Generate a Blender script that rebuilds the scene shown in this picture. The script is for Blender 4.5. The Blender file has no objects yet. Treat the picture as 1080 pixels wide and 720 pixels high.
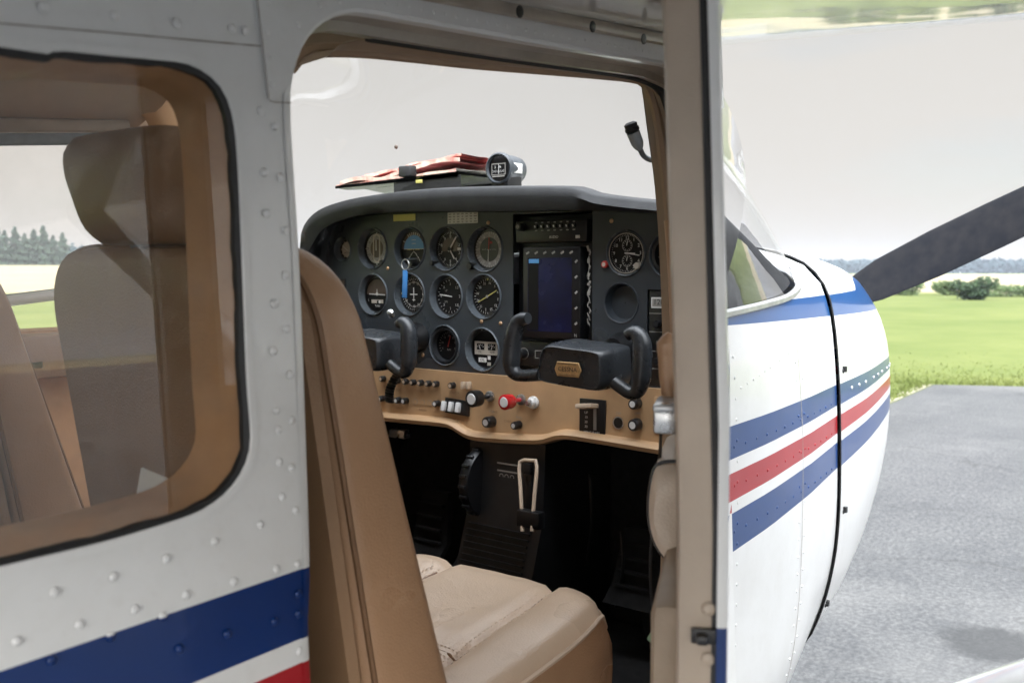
import bpy, bmesh, math, random
from mathutils import Vector, Matrix, noise as mnoise, geometry as mgeo
random.seed(7)
S = bpy.context.scene
COL = S.collection
PI = math.pi
EYE = 1.60                       # eye height over the apron; all shapes below are measured from the eye height
CY = -1.125                      # the photographer stands beside the starboard side, the aircraft's centre line is Y = 0
FPX = 1050.0
TH, PH = math.radians(38.3), math.radians(4.03)
F_ = Vector((math.cos(PH)*math.cos(TH), math.cos(PH)*math.sin(TH), -math.sin(PH)))
R_ = Vector((math.sin(TH), -math.cos(TH), 0))
U_ = R_.cross(F_)
CAM = Vector((0, CY, 0))

def ray(px, py): return F_ + R_*((px-540)/FPX) + U_*((360-py)/FPX)
def at_x(px, py, x):
    d = ray(px, py); return CAM + d*(x/d.x)
def at_y(px, py, y):
    d = ray(px, py); return CAM + d*((y-CY)/d.y)
def at_z(px, py, z):
    d = ray(px, py); return CAM + d*(z/d.z)
def at_d(px, py, dep): return CAM + ray(px, py)*dep
SLOPE = 0.045
def ysk(z): return -0.565 + SLOPE*(z+0.22)          # the starboard skin leans inwards towards the wing
def at_skin(px, py, inn=0.0):
    d = ray(px, py)
    # CY + t dy = -0.565+inn + SLOPE*(t dz + .22)
    t = (-0.565+inn+SLOPE*0.22-CY)/(d.y-SLOPE*d.z)
    return CAM + d*t
def skin(x, z, inn=0.0): return Vector((x, ysk(z)+inn, z))

# ------------------------------------------------------------------ materials
def nd(nt, typ, **kw):
    n = nt.nodes.new(typ)
    for k, v in kw.items():
        if k in n.inputs: n.inputs[k].default_value = v
        else: setattr(n, k, v)
    return n
def math_node(nt, op, a, b=None, c=None):
    n = nt.nodes.new('ShaderNodeMath'); n.operation = op
    for i, v in enumerate((a, b, c)):
        if v is None: continue
        if isinstance(v, (int, float)): n.inputs[i].default_value = v
        else: nt.links.new(v, n.inputs[i])
    return n.outputs[0]
def mixc(nt, fac, a, b):
    n = nt.nodes.new('ShaderNodeMix'); n.data_type = 'RGBA'
    for sock, v in ((n.inputs[0], fac), (n.inputs[6], a), (n.inputs[7], b)):
        if isinstance(v, (int, float)): sock.default_value = v
        elif isinstance(v, tuple): sock.default_value = (*v, 1) if len(v) == 3 else v
        else: nt.links.new(v, sock)
    return n.outputs[2]
def noise_tex(nt, scale, detail=4, rough=.55, vec=None):
    n = nd(nt, 'ShaderNodeTexNoise'); n.inputs['Scale'].default_value = scale
    n.inputs['Detail'].default_value = detail; n.inputs['Roughness'].default_value = rough
    if vec is None:
        tc = nt.nodes.new('ShaderNodeTexCoord'); vec = tc.outputs['Object']
    nt.links.new(vec, n.inputs['Vector'])
    return n.outputs['Fac']
def ramp(nt, fac, p0, p1, c0=(0, 0, 0, 1), c1=(1, 1, 1, 1)):
    n = nt.nodes.new('ShaderNodeValToRGB')
    n.color_ramp.elements[0].position = p0; n.color_ramp.elements[1].position = p1
    n.color_ramp.elements[0].color = c0; n.color_ramp.elements[1].color = c1
    nt.links.new(fac, n.inputs[0]); return n.outputs[0]
def mat(name, col, rough=.5, metal=0, coat=0, var=.0, vscale=20, bump=0, bscale=200, col2=None, coat_rough=.05, spec=.5, bdetail=3, sheen=0):
    m = bpy.data.materials.new(name); m.use_nodes = True; nt = m.node_tree
    b = nt.nodes['Principled BSDF']
    b.inputs['Base Color'].default_value = (*col, 1); b.inputs['Roughness'].default_value = rough
    b.inputs['Metallic'].default_value = metal; b.inputs['Coat Weight'].default_value = coat
    b.inputs['Coat Roughness'].default_value = coat_rough; b.inputs['Specular IOR Level'].default_value = spec
    if sheen: b.inputs['Sheen Weight'].default_value = sheen
    if var or col2:
        f = noise_tex(nt, vscale, 5)
        c2 = col2 or tuple(c*(1-var) for c in col)
        f = ramp(nt, f, .35, .68)
        nt.links.new(mixc(nt, f, tuple(col), tuple(c2)), b.inputs['Base Color'])
        r = math_node(nt, 'MULTIPLY_ADD', f, .12, rough-.04); nt.links.new(r, b.inputs['Roughness'])
    if bump:
        h = noise_tex(nt, bscale, bdetail)
        bp = nt.nodes.new('ShaderNodeBump'); bp.inputs['Strength'].default_value = bump; bp.inputs['Distance'].default_value = .002
        nt.links.new(h, bp.inputs['Height']); nt.links.new(bp.outputs[0], b.inputs['Normal'])
        if coat: nt.links.new(bp.outputs[0], b.inputs['Coat Normal']) if False else None
    return m

WHITE = (.76, .765, .76); BLUE = (.003, .026, .13); RED = (.36, .016, .024)
def paint(name, bands, extra=None, wob=.35, rough=.28, coatr=.06, coat=.5, spec=.35):
    """white aircraft paint with stripes; bands = (a_lo, b_lo, a_hi, b_hi, colour): z between a+b*x"""
    m = bpy.data.materials.new(name); m.use_nodes = True; nt = m.node_tree
    b = nt.nodes['Principled BSDF']
    tc = nt.nodes.new('ShaderNodeTexCoord'); sp = nt.nodes.new('ShaderNodeSeparateXYZ')
    nt.links.new(tc.outputs['Object'], sp.inputs[0])
    X, Z = sp.outputs[0], math_node(nt, 'SUBTRACT', sp.outputs[2], EYE)
    dirt = ramp(nt, noise_tex(nt, 9, 8, .65), .42, .8)
    fine = ramp(nt, noise_tex(nt, 70, 6, .7), .55, .8)
    c = mixc(nt, math_node(nt, 'MULTIPLY', dirt, .5), WHITE, (.60, .59, .56))
    c = mixc(nt, math_node(nt, 'MULTIPLY', fine, .18), c, (.5, .48, .45))
    for (al, bl, ah, bh, col) in bands:
        lo = math_node(nt, 'MULTIPLY_ADD', X, bl, al); hi = math_node(nt, 'MULTIPLY_ADD', X, bh, ah)
        if extra and extra[0] == col and extra[1] == al:      # the upper blue flash sweeps up over the nose
            up = math_node(nt, 'MAXIMUM', math_node(nt, 'SUBTRACT', X, extra[2]), 0)
            hi = math_node(nt, 'ADD', hi, math_node(nt, 'MULTIPLY', up, extra[3]))
        k = math_node(nt, 'MULTIPLY', math_node(nt, 'GREATER_THAN', Z, lo), math_node(nt, 'LESS_THAN', Z, hi))
        cc = mixc(nt, math_node(nt, 'MULTIPLY', dirt, .3), tuple(col if not (extra and extra[1] == al) else extra[4]), tuple(min(1, q*1.5+.008) for q in col))
        c = mixc(nt, k, c, cc)
    nt.links.new(c, b.inputs['Base Color'])
    b.inputs['Roughness'].default_value = rough; b.inputs['Coat Weight'].default_value = coat; b.inputs['Specular IOR Level'].default_value = spec; b.inputs['Coat Roughness'].default_value = coatr
    bp = nt.nodes.new('ShaderNodeBump'); bp.inputs['Strength'].default_value = wob; bp.inputs['Distance'].default_value = .01
    nt.links.new(noise_tex(nt, 5, 2), bp.inputs['Height'])
    b2 = nt.nodes.new('ShaderNodeBump'); b2.inputs['Strength'].default_value = .06; b2.inputs['Distance'].default_value = .001
    nt.links.new(noise_tex(nt, 350, 3), b2.inputs['Height']); nt.links.new(bp.outputs[0], b2.inputs['Normal'])
    nt.links.new(b2.outputs[0], b.inputs['Normal']); nt.links.new(bp.outputs[0], b.inputs['Coat Normal'])
    return m
def glass_mat(name, tint, ior=1.45, rough=0.0, haze=0):
    m = bpy.data.materials.new(name); m.use_nodes = True; nt = m.node_tree
    nt.nodes.remove(nt.nodes['Principled BSDF'])
    out = nt.nodes['Material Output']
    lw = nd(nt, 'ShaderNodeLayerWeight', Blend=.5); r0 = ((ior-1)/(ior+1))**2*1.6
    fz = math_node(nt, 'MULTIPLY_ADD', math_node(nt, 'POWER', lw.outputs['Facing'], 5), 1-r0, r0); tr = nd(nt, 'ShaderNodeBsdfTransparent', Color=(*tint, 1))
    gl = nd(nt, 'ShaderNodeBsdfGlossy', Roughness=rough, Color=(1, 1, 1, 1))
    mx = nt.nodes.new('ShaderNodeMixShader')
    nt.links.new(fz, mx.inputs[0]); nt.links.new(tr.outputs[0], mx.inputs[1]); nt.links.new(gl.outputs[0], mx.inputs[2])
    last = mx.outputs[0]
    if haze:
        df = nd(nt, 'ShaderNodeBsdfDiffuse', Color=(.7, .68, .64, 1)); m2 = nt.nodes.new('ShaderNodeMixShader')
        sc = ramp(nt, noise_tex(nt, 30, 8, .7), .4, .9)
        nt.links.new(math_node(nt, 'MULTIPLY', sc, haze), m2.inputs[0])
        nt.links.new(last, m2.inputs[1]); nt.links.new(df.outputs[0], m2.inputs[2]); last = m2.outputs[0]
    nt.links.new(last, out.inputs['Surface'])
    return m

M_WING = None
def lin(z0, x0, z1, x1):          # a, b of z = a + b x
    b = (z1-z0)/(x1-x0); return z0-b*x0, b
def band(xa, za, xb, zb, za2, zb2, col):
    lo = lin(za, xa, zb, xb); hi = lin(za2, xa, zb2, xb); return (lo[0], lo[1], hi[0], hi[1], col)
# stripe edges are set by height along the hull
REAR = [band(.1, -.279, .474, -.266, -.228, -.2157, BLUE), band(.1, -.345, .474, -.332, -.296, -.2835, RED)]
NB_LIT = (.012, .052, .185)  # same stripe blue as aft, brightened to carry the light on the nose
FORE = [band(1.2, -.239, 2.4, -.222, -.197, -.195, NB_LIT), band(1.2, -.2925, 2.4, -.262, -.257, -.239, RED),
        band(1.2, -.359, 2.4, -.314, -.3086, -.2775, NB_LIT), band(1.2, -.070, 2.45, -.088, -.046, -.034, BLUE)]
M = {}
M['skin'] = paint('white_skin_paint', REAR, wob=.30, coat=.25, spec=.3)
FLASH = (.014, .085, .25)
M['nose'] = paint('white_nose_paint', FORE, extra=(BLUE, FORE[3][0], 2.02, .22, FLASH), wob=.12)
M['plain'] = paint('white_plain_paint', [], wob=.35, rough=.2, coatr=.02, coat=1.0, spec=.5)
M['wing'] = paint('glossy_wing_paint', [], wob=.14, rough=.25, coatr=.05, coat=1.0, spec=.5)
M['wing'].node_tree.nodes['Principled BSDF'].inputs['Coat IOR'].default_value = 1.75
M['tan_plastic'] = mat('tan_plastic', (.60, .36, .19), .42, var=.25, vscale=14, bump=.15, bscale=260)
M['tan_panel'] = mat('tan_panel', (.53, .335, .18), .42, var=.25, vscale=9, bump=.12, bscale=500)
M['trim'] = mat('beige_trim', (.40, .31, .225), .5, var=.25, vscale=10, bump=.2, bscale=300)
M['lintel'] = mat('beige_lintel_metal', (.46, .40, .33), .35, var=.3, vscale=12, bump=.1, bscale=120, coat=.4)
M['post'] = mat('beige_door_paint', (.45, .365, .285), .38, var=.18, vscale=11, bump=.25, bscale=700, coat=.25, coat_rough=.2)
M['leather'] = mat('tan_leather', (.50, .29, .155), .42, var=.28, vscale=6, bump=.45, bscale=420, bdetail=5)
M['leather_light'] = mat('light_tan_leather', (.70, .52, .37), .36, var=.2, vscale=7, bump=.45, bscale=380, bdetail=5)
def leather(name, col, worn, rough=.40):
    m = bpy.data.materials.new(name); m.use_nodes = True; nt = m.node_tree; b = nt.nodes['Principled BSDF']
    n1 = ramp(nt, noise_tex(nt, 5, 3, .5), .30, .75); n2 = ramp(nt, noise_tex(nt, 38, 5, .7), .5, .78)
    c = mixc(nt, n1, col, tuple(v*.80 for v in col)); c = mixc(nt, math_node(nt, 'MULTIPLY', n2, .12), c, worn)
    nt.links.new(c, b.inputs['Base Color'])
    nt.links.new(math_node(nt, 'MULTIPLY_ADD', n1, .14, rough-.07), b.inputs['Roughness'])
    tc = nt.nodes.new('ShaderNodeTexCoord'); mp = nt.nodes.new('ShaderNodeMapping'); mp.inputs['Scale'].default_value = (1, 1, .55); nt.links.new(tc.outputs['Object'], mp.inputs[0])
    vo = nd(nt, 'ShaderNodeTexVoronoi'); vo.inputs['Scale'].default_value = 420; nt.links.new(tc.outputs['Object'], vo.inputs['Vector'])
    wr = nd(nt, 'ShaderNodeTexNoise'); wr.inputs['Scale'].default_value = 11; wr.inputs['Detail'].default_value = 7; wr.inputs['Distortion'].default_value = .5; nt.links.new(mp.outputs[0], wr.inputs['Vector'])
    wv = math_node(nt, 'ABSOLUTE', math_node(nt, 'SUBTRACT', wr.outputs['Fac'], .5))
    wv = math_node(nt, 'MINIMUM', math_node(nt, 'MULTIPLY', wv, 14), 1)
    b1 = nt.nodes.new('ShaderNodeBump'); b1.inputs['Strength'].default_value = .10; b1.inputs['Distance'].default_value = .004; nt.links.new(wv, b1.inputs['Height'])
    b2 = nt.nodes.new('ShaderNodeBump'); b2.inputs['Strength'].default_value = .35; b2.inputs['Distance'].default_value = .0008; nt.links.new(vo.outputs['Distance'], b2.inputs['Height'])
    nt.links.new(b1.outputs[0], b2.inputs['Normal']); nt.links.new(b2.outputs[0], b.inputs['Normal'])
    return m
M['leather'] = leather('tan_leather', (.50, .305, .18), (.62, .43, .28), .34)
M['leather_light'] = leather('light_tan_leather', (.70, .53, .385), (.76, .63, .50), .32)
M['armrest'] = leather('pale_armrest_leather', (.76, .64, .52), (.70, .55, .42), .35)
M['leather_back'] = leather('brown_seat_back', (.37, .225, .125), (.42, .28, .17), .46)
M['old_back'] = mat('brown_seat_back', (.33, .235, .165), .5, var=.2, vscale=6, bump=.35, bscale=420)
M['piping'] = mat('brown_piping', (.22, .12, .06), .5)
M['pale_piping'] = mat('pale_piping', (.66, .52, .40), .45)
M['headliner'] = mat('headliner', (.42, .30, .205), .6, var=.15, vscale=8, bump=.2, bscale=300)
M['rubber'] = mat('black_rubber', (.012, .012, .013), .55, bump=.3, bscale=150)
M['dark_carpet'] = mat('dark_carpet', (.006, .006, .0065), .95, var=.3, vscale=60, bump=.5, bscale=900)
M['dark_metal'] = mat('dark_metal', (.009, .0095, .0105), .42, var=.3, vscale=40)
M['panel'] = mat('slate_panel', (.040, .049, .060), .30, var=.35, vscale=10, bump=.3, bscale=900)
M['rim'] = mat('moulded_rim_highlit', (.11, .128, .145), .22, var=.25, vscale=60)  # rings coloured lighter than the panel to stand in for highlight crescents
M['pad'] = mat('black_glareshield_pad', (.012, .013, .015), .55, var=.25, vscale=30, bump=.5, bscale=700)
M['black'] = mat('black_plastic', (.010, .0105, .012), .32, var=.3, vscale=60, bump=.15, bscale=800)
M['yoke'] = mat('black_yoke_plastic', (.034, .038, .043), .28, var=.3, vscale=30, bump=.18, bscale=900)
M['face'] = mat('gauge_face', (.006, .006, .007), .35, spec=.2)
M['bezel'] = mat('gauge_bezel', (.022, .024, .027), .3)
M['white_mark'] = mat('white_marking', (.72, .72, .70), .5)
M['grey_mark'] = mat('grey_marking', (.30, .29, .27), .5)
M['red_mark'] = mat('red_marking', (.5, .04, .03), .5)
M['yellow_mark'] = mat('yellow_marking', (.62, .56, .16), .5)
M['sky_mark'] = mat('gyro_blue', (.10, .33, .66), .4)
M['brown_mark'] = mat('gyro_brown', (.09, .062, .042), .4, var=.3, vscale=60)
M['cream_mark'] = mat('cream_dial', (.50, .46, .40), .5)
M['silver'] = mat('worn_silver', (.55, .56, .57), .28, metal=.9, var=.3, vscale=40)
M['alu'] = mat('aluminium', (.62, .63, .64), .38, metal=.85, var=.25, vscale=30)
M['brass'] = mat('brass_screw', (.55, .36, .22), .35, metal=.8)
M['gold'] = mat('gold_badge', (.66, .43, .20), .38, metal=.35, var=.3, vscale=200)
M['red'] = mat('red_plastic', (.52, .018, .022), .25, coat=.5, var=.2, vscale=50)
M['white_plastic'] = mat('white_plastic', (.68, .68, .67), .4)
M['beige_plastic'] = mat('beige_plastic', (.55, .43, .32), .4)
M['amber'] = mat('amber_lens', (.5, .22, .06), .2)
M['screen'] = mat('blue_screen', (.004, .005, .02), .25, col2=(.008, .010, .045), vscale=22, spec=.25)
_nt = M['screen'].node_tree; _b = _nt.nodes['Principled BSDF']
_nt.links.new(mixc(_nt, ramp(_nt, noise_tex(_nt, 17, 4, .6), .40, .62), (.004, .005, .02), (.10, .12, .55)), _b.inputs['Emission Color'])
_b.inputs['Emission Strength'].default_value = .013
M['paper'] = mat('paper', (.78, .77, .73), .8, var=.1, vscale=30)
M['blue_tag'] = mat('blue_tag', (.05, .22, .55), .4)
M['green_clip'] = mat('green_clip', (.22, .36, .24), .4)
M['grey_plastic'] = mat('grey_plastic', (.20, .23, .26), .4, var=.2, vscale=60)
M['compass_grey'] = mat('compass_grey', (.055, .063, .072), .35, var=.2, vscale=60)
M['seam'] = mat('dirty_seam', (.24, .205, .175), .8, col2=(.42, .39, .36), vscale=70)
M['red_paper'] = mat('red_chart_paper', (.40, .035, .045), .7, col2=(.50, .22, .18), vscale=26)
M['chart_edge'] = mat('chart_edges', (.70, .62, .50), .8, col2=(.55, .16, .13), vscale=45)
M['glass'] = glass_mat('tinted_window', (.90, .87, .83), 1.5, haze=.14)
M['shield'] = glass_mat('windshield_plexi', (.97, .975, .98), 1.45)
M['prop'] = mat('black_propeller_paint', (.008, .009, .012), .6, vscale=30, bump=.3, bscale=500, col2=(.016, .016, .018), spec=.07)

# ------------------------------------------------------------------ mesh collector
class MB:
    def __init__(s): s.v = []; s.f = []; s.m = []; s.sm = []
    def add(s, verts, faces, mi=0, smooth=True):
        o = len(s.v); s.v += [Vector(p) for p in verts]
        for f in faces: s.f.append([o+i for i in f]); s.m.append(mi); s.sm.append(smooth)
    def box(s, c, sz, rot=None, mi=0, bev=0, seg=2):
        bm = bmesh.new(); bmesh.ops.create_cube(bm, size=1)
        for v in bm.verts: v.co = Vector((v.co.x*sz[0], v.co.y*sz[1], v.co.z*sz[2]))
        if bev: bmesh.ops.bevel(bm, geom=bm.edges[:], offset=bev, segments=seg, profile=.5, affect='EDGES')
        s.addbm(bm, c, rot, mi)
    def addbm(s, bm, c=(0, 0, 0), rot=None, mi=0, smooth=True):
        bm.verts.ensure_lookup_table(); bm.verts.index_update(); c = Vector(c)
        s.add([(rot @ v.co if rot else v.co)+c for v in bm.verts], [[v.index for v in f.verts] for f in bm.faces], mi, smooth); bm.free()
    def tube(s, path, r, n=10, mi=0, cap=True, flat=None):
        path = [Vector(p) for p in path]; rs = r if isinstance(r, (list, tuple)) else [r]*len(path)
        V = []; Fc = []; up = None
        for i, p in enumerate(path):
            t = (path[min(i+1, len(path)-1)]-path[max(i-1, 0)])
            t = t.normalized() if t.length > 1e-9 else Vector((0, 0, 1))
            if up is None: up = Vector((0, 0, 1)) if abs(t.z) < .9 else Vector((0, 1, 0))
            a = (up - t*up.dot(t)); a = a.normalized() if a.length > 1e-6 else t.orthogonal().normalized()
            up = a; b = t.cross(a)
            for k in range(n):
                q = 2*PI*k/n; fl = flat or (1, 1)
                V.append(p + a*math.cos(q)*rs[i]*fl[0] + b*math.sin(q)*rs[i]*fl[1])
        for i in range(len(path)-1):
            for k in range(n):
                Fc.append((i*n+k, i*n+(k+1) % n, (i+1)*n+(k+1) % n, (i+1)*n+k))
        if cap: Fc.append(tuple(range(n-1, -1, -1))); Fc.append(tuple((len(path)-1)*n+k for k in range(n)))
        s.add(V, Fc, mi)
    def lathe(s, prof, o, ax, n=24, mi=0, cap=True):
        ax = Vector(ax).normalized(); a = ax.orthogonal().normalized(); b = ax.cross(a); o = Vector(o)
        V = []; Fc = []
        for (r, h) in prof:
            for k in range(n):
                q = 2*PI*k/n; V.append(o + ax*h + (a*math.cos(q)+b*math.sin(q))*r)
        for i in range(len(prof)-1):
            for k in range(n): Fc.append((i*n+k, i*n+(k+1) % n, (i+1)*n+(k+1) % n, (i+1)*n+k))
        if cap: Fc.append(tuple(range(n-1, -1, -1))); Fc.append(tuple((len(prof)-1)*n+k for k in range(n)))
        s.add(V, Fc, mi)
    def loft(s, rings, closed=True, cap=False, mi=0, smooth=True):
        n = len(rings[0]); V = [p for r in rings for p in r]; Fc = []
        for i in range(len(rings)-1):
            for k in range(n if closed else n-1):
                Fc.append((i*n+k, i*n+(k+1) % n, (i+1)*n+(k+1) % n, (i+1)*n+k))
        if cap: Fc.append(tuple(range(n-1, -1, -1))); Fc.append(tuple((len(rings)-1)*n+k for k in range(n)))
        s.add(V, Fc, mi, smooth)
    def dome(s, c, nrm, r, h=None, n=8, mi=0):
        h = h or r*.55
        s.lathe([(r, 0), (r*.92, h*.45), (r*.65, h*.85), (r*.2, h)], Vector(c)-Vector(nrm)*.0004, nrm, n, mi)
    def build(s, name, mats, parent=None, flat=False, merge=False, recalc=True, auto=40):
        me = bpy.data.meshes.new(name)
        base = Vector((0, 0, EYE))
        me.from_pydata([v+base for v in s.v], [], s.f)
        if not isinstance(mats, (list, tuple)): mats = [mats]
        for m in mats: me.materials.append(m)
        for p, mi, sm in zip(me.polygons, s.m, s.sm): p.material_index = mi; p.use_smooth = sm and not flat
        if recalc or merge:
            bm = bmesh.new(); bm.from_mesh(me)
            if merge: bmesh.ops.remove_doubles(bm, verts=bm.verts, dist=1e-5)
            if recalc: bmesh.ops.recalc_face_normals(bm, faces=bm.faces)
            bm.to_mesh(me); bm.free()
        if auto and not flat:
            try: me.set_sharp_from_angle(angle=math.radians(auto))
            except Exception: pass
        o = bpy.data.objects.new(name, me); COL.objects.link(o)
        if parent: attach(o, parent)
        return o
def world_of(o):
    m = Matrix.Translation(o.location)
    if o.parent: m = world_of(o.parent) @ o.matrix_parent_inverse @ m
    return m
def attach(o, p):
    o.parent = p; o.matrix_parent_inverse = world_of(p).inverted()
def tag(o, label, cat, group=None, kind=None):
    o['label'] = label; o['category'] = cat
    if group: o['group'] = group
    if kind: o['kind'] = kind
    return o
def thing(name, loc, label, cat, group=None):
    e = bpy.data.objects.new(name, None); COL.objects.link(e); e.empty_display_size = .1
    e.location = (loc[0], loc[1], loc[2]+EYE); return tag(e, label, cat, group)
def struct(o):
    o['kind'] = 'structure'; return o

def inside2(p, loop):
    c = False; n = len(loop); j = n-1
    for i in range(n):
        xi, yi = loop[i][0], loop[i][1]; xj, yj = loop[j][0], loop[j][1]
        if (yi > p[1]) != (yj > p[1]) and p[0] < (xj-xi)*(p[1]-yi)/(yj-yi)+xi: c = not c
        j = i
    return c
def fill2d(outer, holes=()):
    vs = []; es = []
    for loop in (outer, *holes):
        o = len(vs); n = len(loop); vs += [Vector((p[0], p[1])) for p in loop]; es += [(o+i, o+(i+1) % n) for i in range(n)]
    V, E, T, *_ = mgeo.delaunay_2d_cdt(vs, es, [], 0, 1e-7)
    out = []
    for t in T:
        c = (sum(V[i][0] for i in t)/len(t), sum(V[i][1] for i in t)/len(t))
        if inside2(c, outer) and not any(inside2(c, h) for h in holes): out.append(list(t))
    return [tuple(v) for v in V], out
def plate(mb, outer, holes, fn, th, mi=0):
    """flat plate with holes: fn(u, v, depth) -> point; th = thickness"""
    V, T = fill2d(outer, holes)
    mb.add([fn(u, v, 0) for u, v in V], T, mi, False)
    if th:
        mb.add([fn(u, v, th) for u, v in V], [t[::-1] for t in T], mi, False)
        for loop in (outer, *holes):
            n = len(loop)
            mb.add([fn(p[0], p[1], 0) for p in loop]+[fn(p[0], p[1], th) for p in loop], [(i, (i+1) % n, n+(i+1) % n, n+i) for i in range(n)], mi)
def spline(pts, n, closed=False):
    """Catmull-Rom through pts resampled to n points of even spacing"""
    P = [Vector(p) for p in pts]; m = len(P); D = []
    segs = m if closed else m-1
    for i in range(segs):
        g = lambda j: P[j % m] if closed else P[max(0, min(m-1, j))]
        p0, p1, p2, p3 = g(i-1), g(i), g(i+1), g(i+2)
        for k in range(12):
            t = k/12
            D.append(.5*((2*p1)+(p2-p0)*t+(2*p0-5*p1+4*p2-p3)*t*t+(3*p1-p0-3*p2+p3)*t*t*t))
    D.append(P[0] if closed else P[-1])
    return resample(D, n, closed)
def resample(D, n, closed=False):
    D = [Vector(p) for p in D]; L = [0]
    for a, b in zip(D, D[1:]): L.append(L[-1]+(b-a).length)
    out = []; j = 0; tot = L[-1]; cnt = n if closed else n-1
    for i in range(n):
        t = tot*i/cnt
        while j < len(L)-2 and L[j+1] < t: j += 1
        sg = L[j+1]-L[j]; f = 0 if sg < 1e-12 else (t-L[j])/sg
        out.append(D[j].lerp(D[j+1], min(1, f)))
    return out
def offset_loop(loop, d):
    """inset a closed 2D loop by d towards its centre"""
    n = len(loop); P = [Vector((p[0], p[1])) for p in loop]
    area = sum(P[i].x*P[(i+1) % n].y-P[(i+1) % n].x*P[i].y for i in range(n)); sg = 1 if area > 0 else -1
    out = []
    for i in range(n):
        t = (P[(i+1) % n]-P[i-1]); t = t.normalized() if t.length > 1e-9 else Vector((1, 0)); nn = Vector((-t.y, t.x))*sg
        out.append(P[i]+nn*d)
    return out
# text as flat mesh
_tc = {}
def text_geo(s):
    if s in _tc: return _tc[s]
    cu = bpy.data.curves.new('t', 'FONT'); cu.body = s; cu.size = 1; cu.align_x = 'CENTER'; cu.align_y = 'CENTER'; cu.resolution_u = 2
    o = bpy.data.objects.new('t', cu); COL.objects.link(o)
    bpy.context.view_layer.update()
    me = o.evaluated_get(bpy.context.evaluated_depsgraph_get()).to_mesh()
    r = ([tuple(v.co[:2]) for v in me.vertices], [list(p.vertices) for p in me.polygons])
    bpy.data.objects.remove(o); bpy.data.curves.remove(cu); _tc[s] = r; return r
class Local:
    """u to the right (starboard), v up, h towards the seats, at a point of a panel facing aft"""
    def __init__(s, c, tilt=0): s.c = Vector(c)
    def __call__(s, u, v, h=0): return s.c + Vector((-h, -u, v))
def put_text(mb, L, s, u, v, size, mi, h=.0004, rot=0):
    V, T = text_geo(s); ca, sa = math.cos(rot), math.sin(rot)
    mb.add([L(u+(x*ca-y*sa)*size, v+(x*sa+y*ca)*size, h) for x, y in V], T, mi, False)
def put_quad(mb, L, u, v, w, hgt, mi, h=.0004, rot=0, th=0):
    ca, sa = math.cos(rot), math.sin(rot)
    P = [(-w/2, -hgt/2), (w/2, -hgt/2), (w/2, hgt/2), (-w/2, hgt/2)]
    Q = [(u+x*ca-y*sa, v+x*sa+y*ca) for x, y in P]
    if not th: mb.add([L(a, b, h) for a, b in Q], [(0, 1, 2, 3)], mi, False)
    else: mb.add([L(a, b, h) for a, b in Q]+[L(a, b, h+th) for a, b in Q], [(4, 5, 6, 7), (0, 1, 5, 4), (1, 2, 6, 5), (2, 3, 7, 6), (3, 0, 4, 7)], mi, False)
def put_disc(mb, L, u, v, r, mi, h=0, n=32, r2=0, a0=0, a1=2*PI, ratio=1):
    full = abs(a1-a0-2*PI) < 1e-6; k = n if full else n+1
    out = [L(u+math.cos(a0+(a1-a0)*i/n)*r, v+math.sin(a0+(a1-a0)*i/n)*r*ratio, h) for i in range(k)]
    if r2:
        inn = [L(u+math.cos(a0+(a1-a0)*i/n)*r2, v+math.sin(a0+(a1-a0)*i/n)*r2*ratio, h) for i in range(k)]
        mb.add(out+inn, [(i, (i+1) % k, k+(i+1) % k, k+i) for i in range(k if full else k-1)], mi, False)
    else: mb.add(out, [tuple(range(k))], mi, False)

# ================================================================== THE AIRCRAFT
plane = thing('airplane', (.8, 0, -EYE), 'white high wing propeller airplane with blue and red stripes and its cabin door open', 'airplane')

# ---- starboard skin with window and door opening
WIN_PX = [(0, 48), (60, 52), (120, 58), (170, 62.5), (197, 66), (217, 75), (233, 89), (243, 108), (250, 140), (254, 200), (258, 300), (262, 400), (266, 455), (265, 475),
          (259, 493), (248, 511), (232, 527), (205, 543), (150, 561), (100, 575), (50, 587), (0, 599)]
wl = [at_skin(*p) for p in WIN_PX]
wl = [(p.x, p.z) for p in wl]
zt, zb = wl[0][1], wl[-1][1]
wl = wl + [(-.05, zb-.004), (-.22, zb-.004), (-.30, zb+.005), (-.345, zb+.04), (-.36, zb+.10), (-.35, zt-.10), (-.33, zt-.045), (-.28, zt-.012), (-.2, zt-.004), (-.05, zt)]
WIN = [(p.x, p.y) for p in spline([Vector((a, b)) for a, b in wl], 220, True)]
DOOR_PX = [(328, 720), (327, 600), (322, 440), (316, 280), (308, 150), (306.5, 105), (308, 85), (312.5, 66), (318.5, 50), (327, 36), (337, 25.5), (349, 18), (366, 12.5), (389, 12.5), (455, 24), (572, 45), (689, 64.5)]
dl = [at_skin(*p) for p in DOOR_PX]; dl = [(p.x, p.z) for p in dl]
xe, ze = dl[-1]
dl = [(.56, -.665), (.50, -.64), (.482, -.58)] + dl + [(xe+.05, ze+.002), (1.10, ze-.005), (1.122, ze-.03), (1.128, ze-.07), (1.13, .0), (1.13, -.3), (1.13, -.6), (1.115, -.65), (1.07, -.665), (.8, -.67)]
DOOR = [(p.x, p.y) for p in spline([Vector(p) for p in dl], 260, True)]
def wing_low(x): return .234+.083*(x-.62)
sk = MB()
outer = [(-2.4, -.60), (-1, -.72), (.4, -.74), (1.16, -.75), (1.16, wing_low(1.16)+.03), (.6, wing_low(.6)+.03), (-.4, wing_low(-.4)+.03), (-2.4, .08)]
plate(sk, outer, [WIN, DOOR], lambda u, v, d: skin(u, v, .0015+d), .003)
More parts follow.
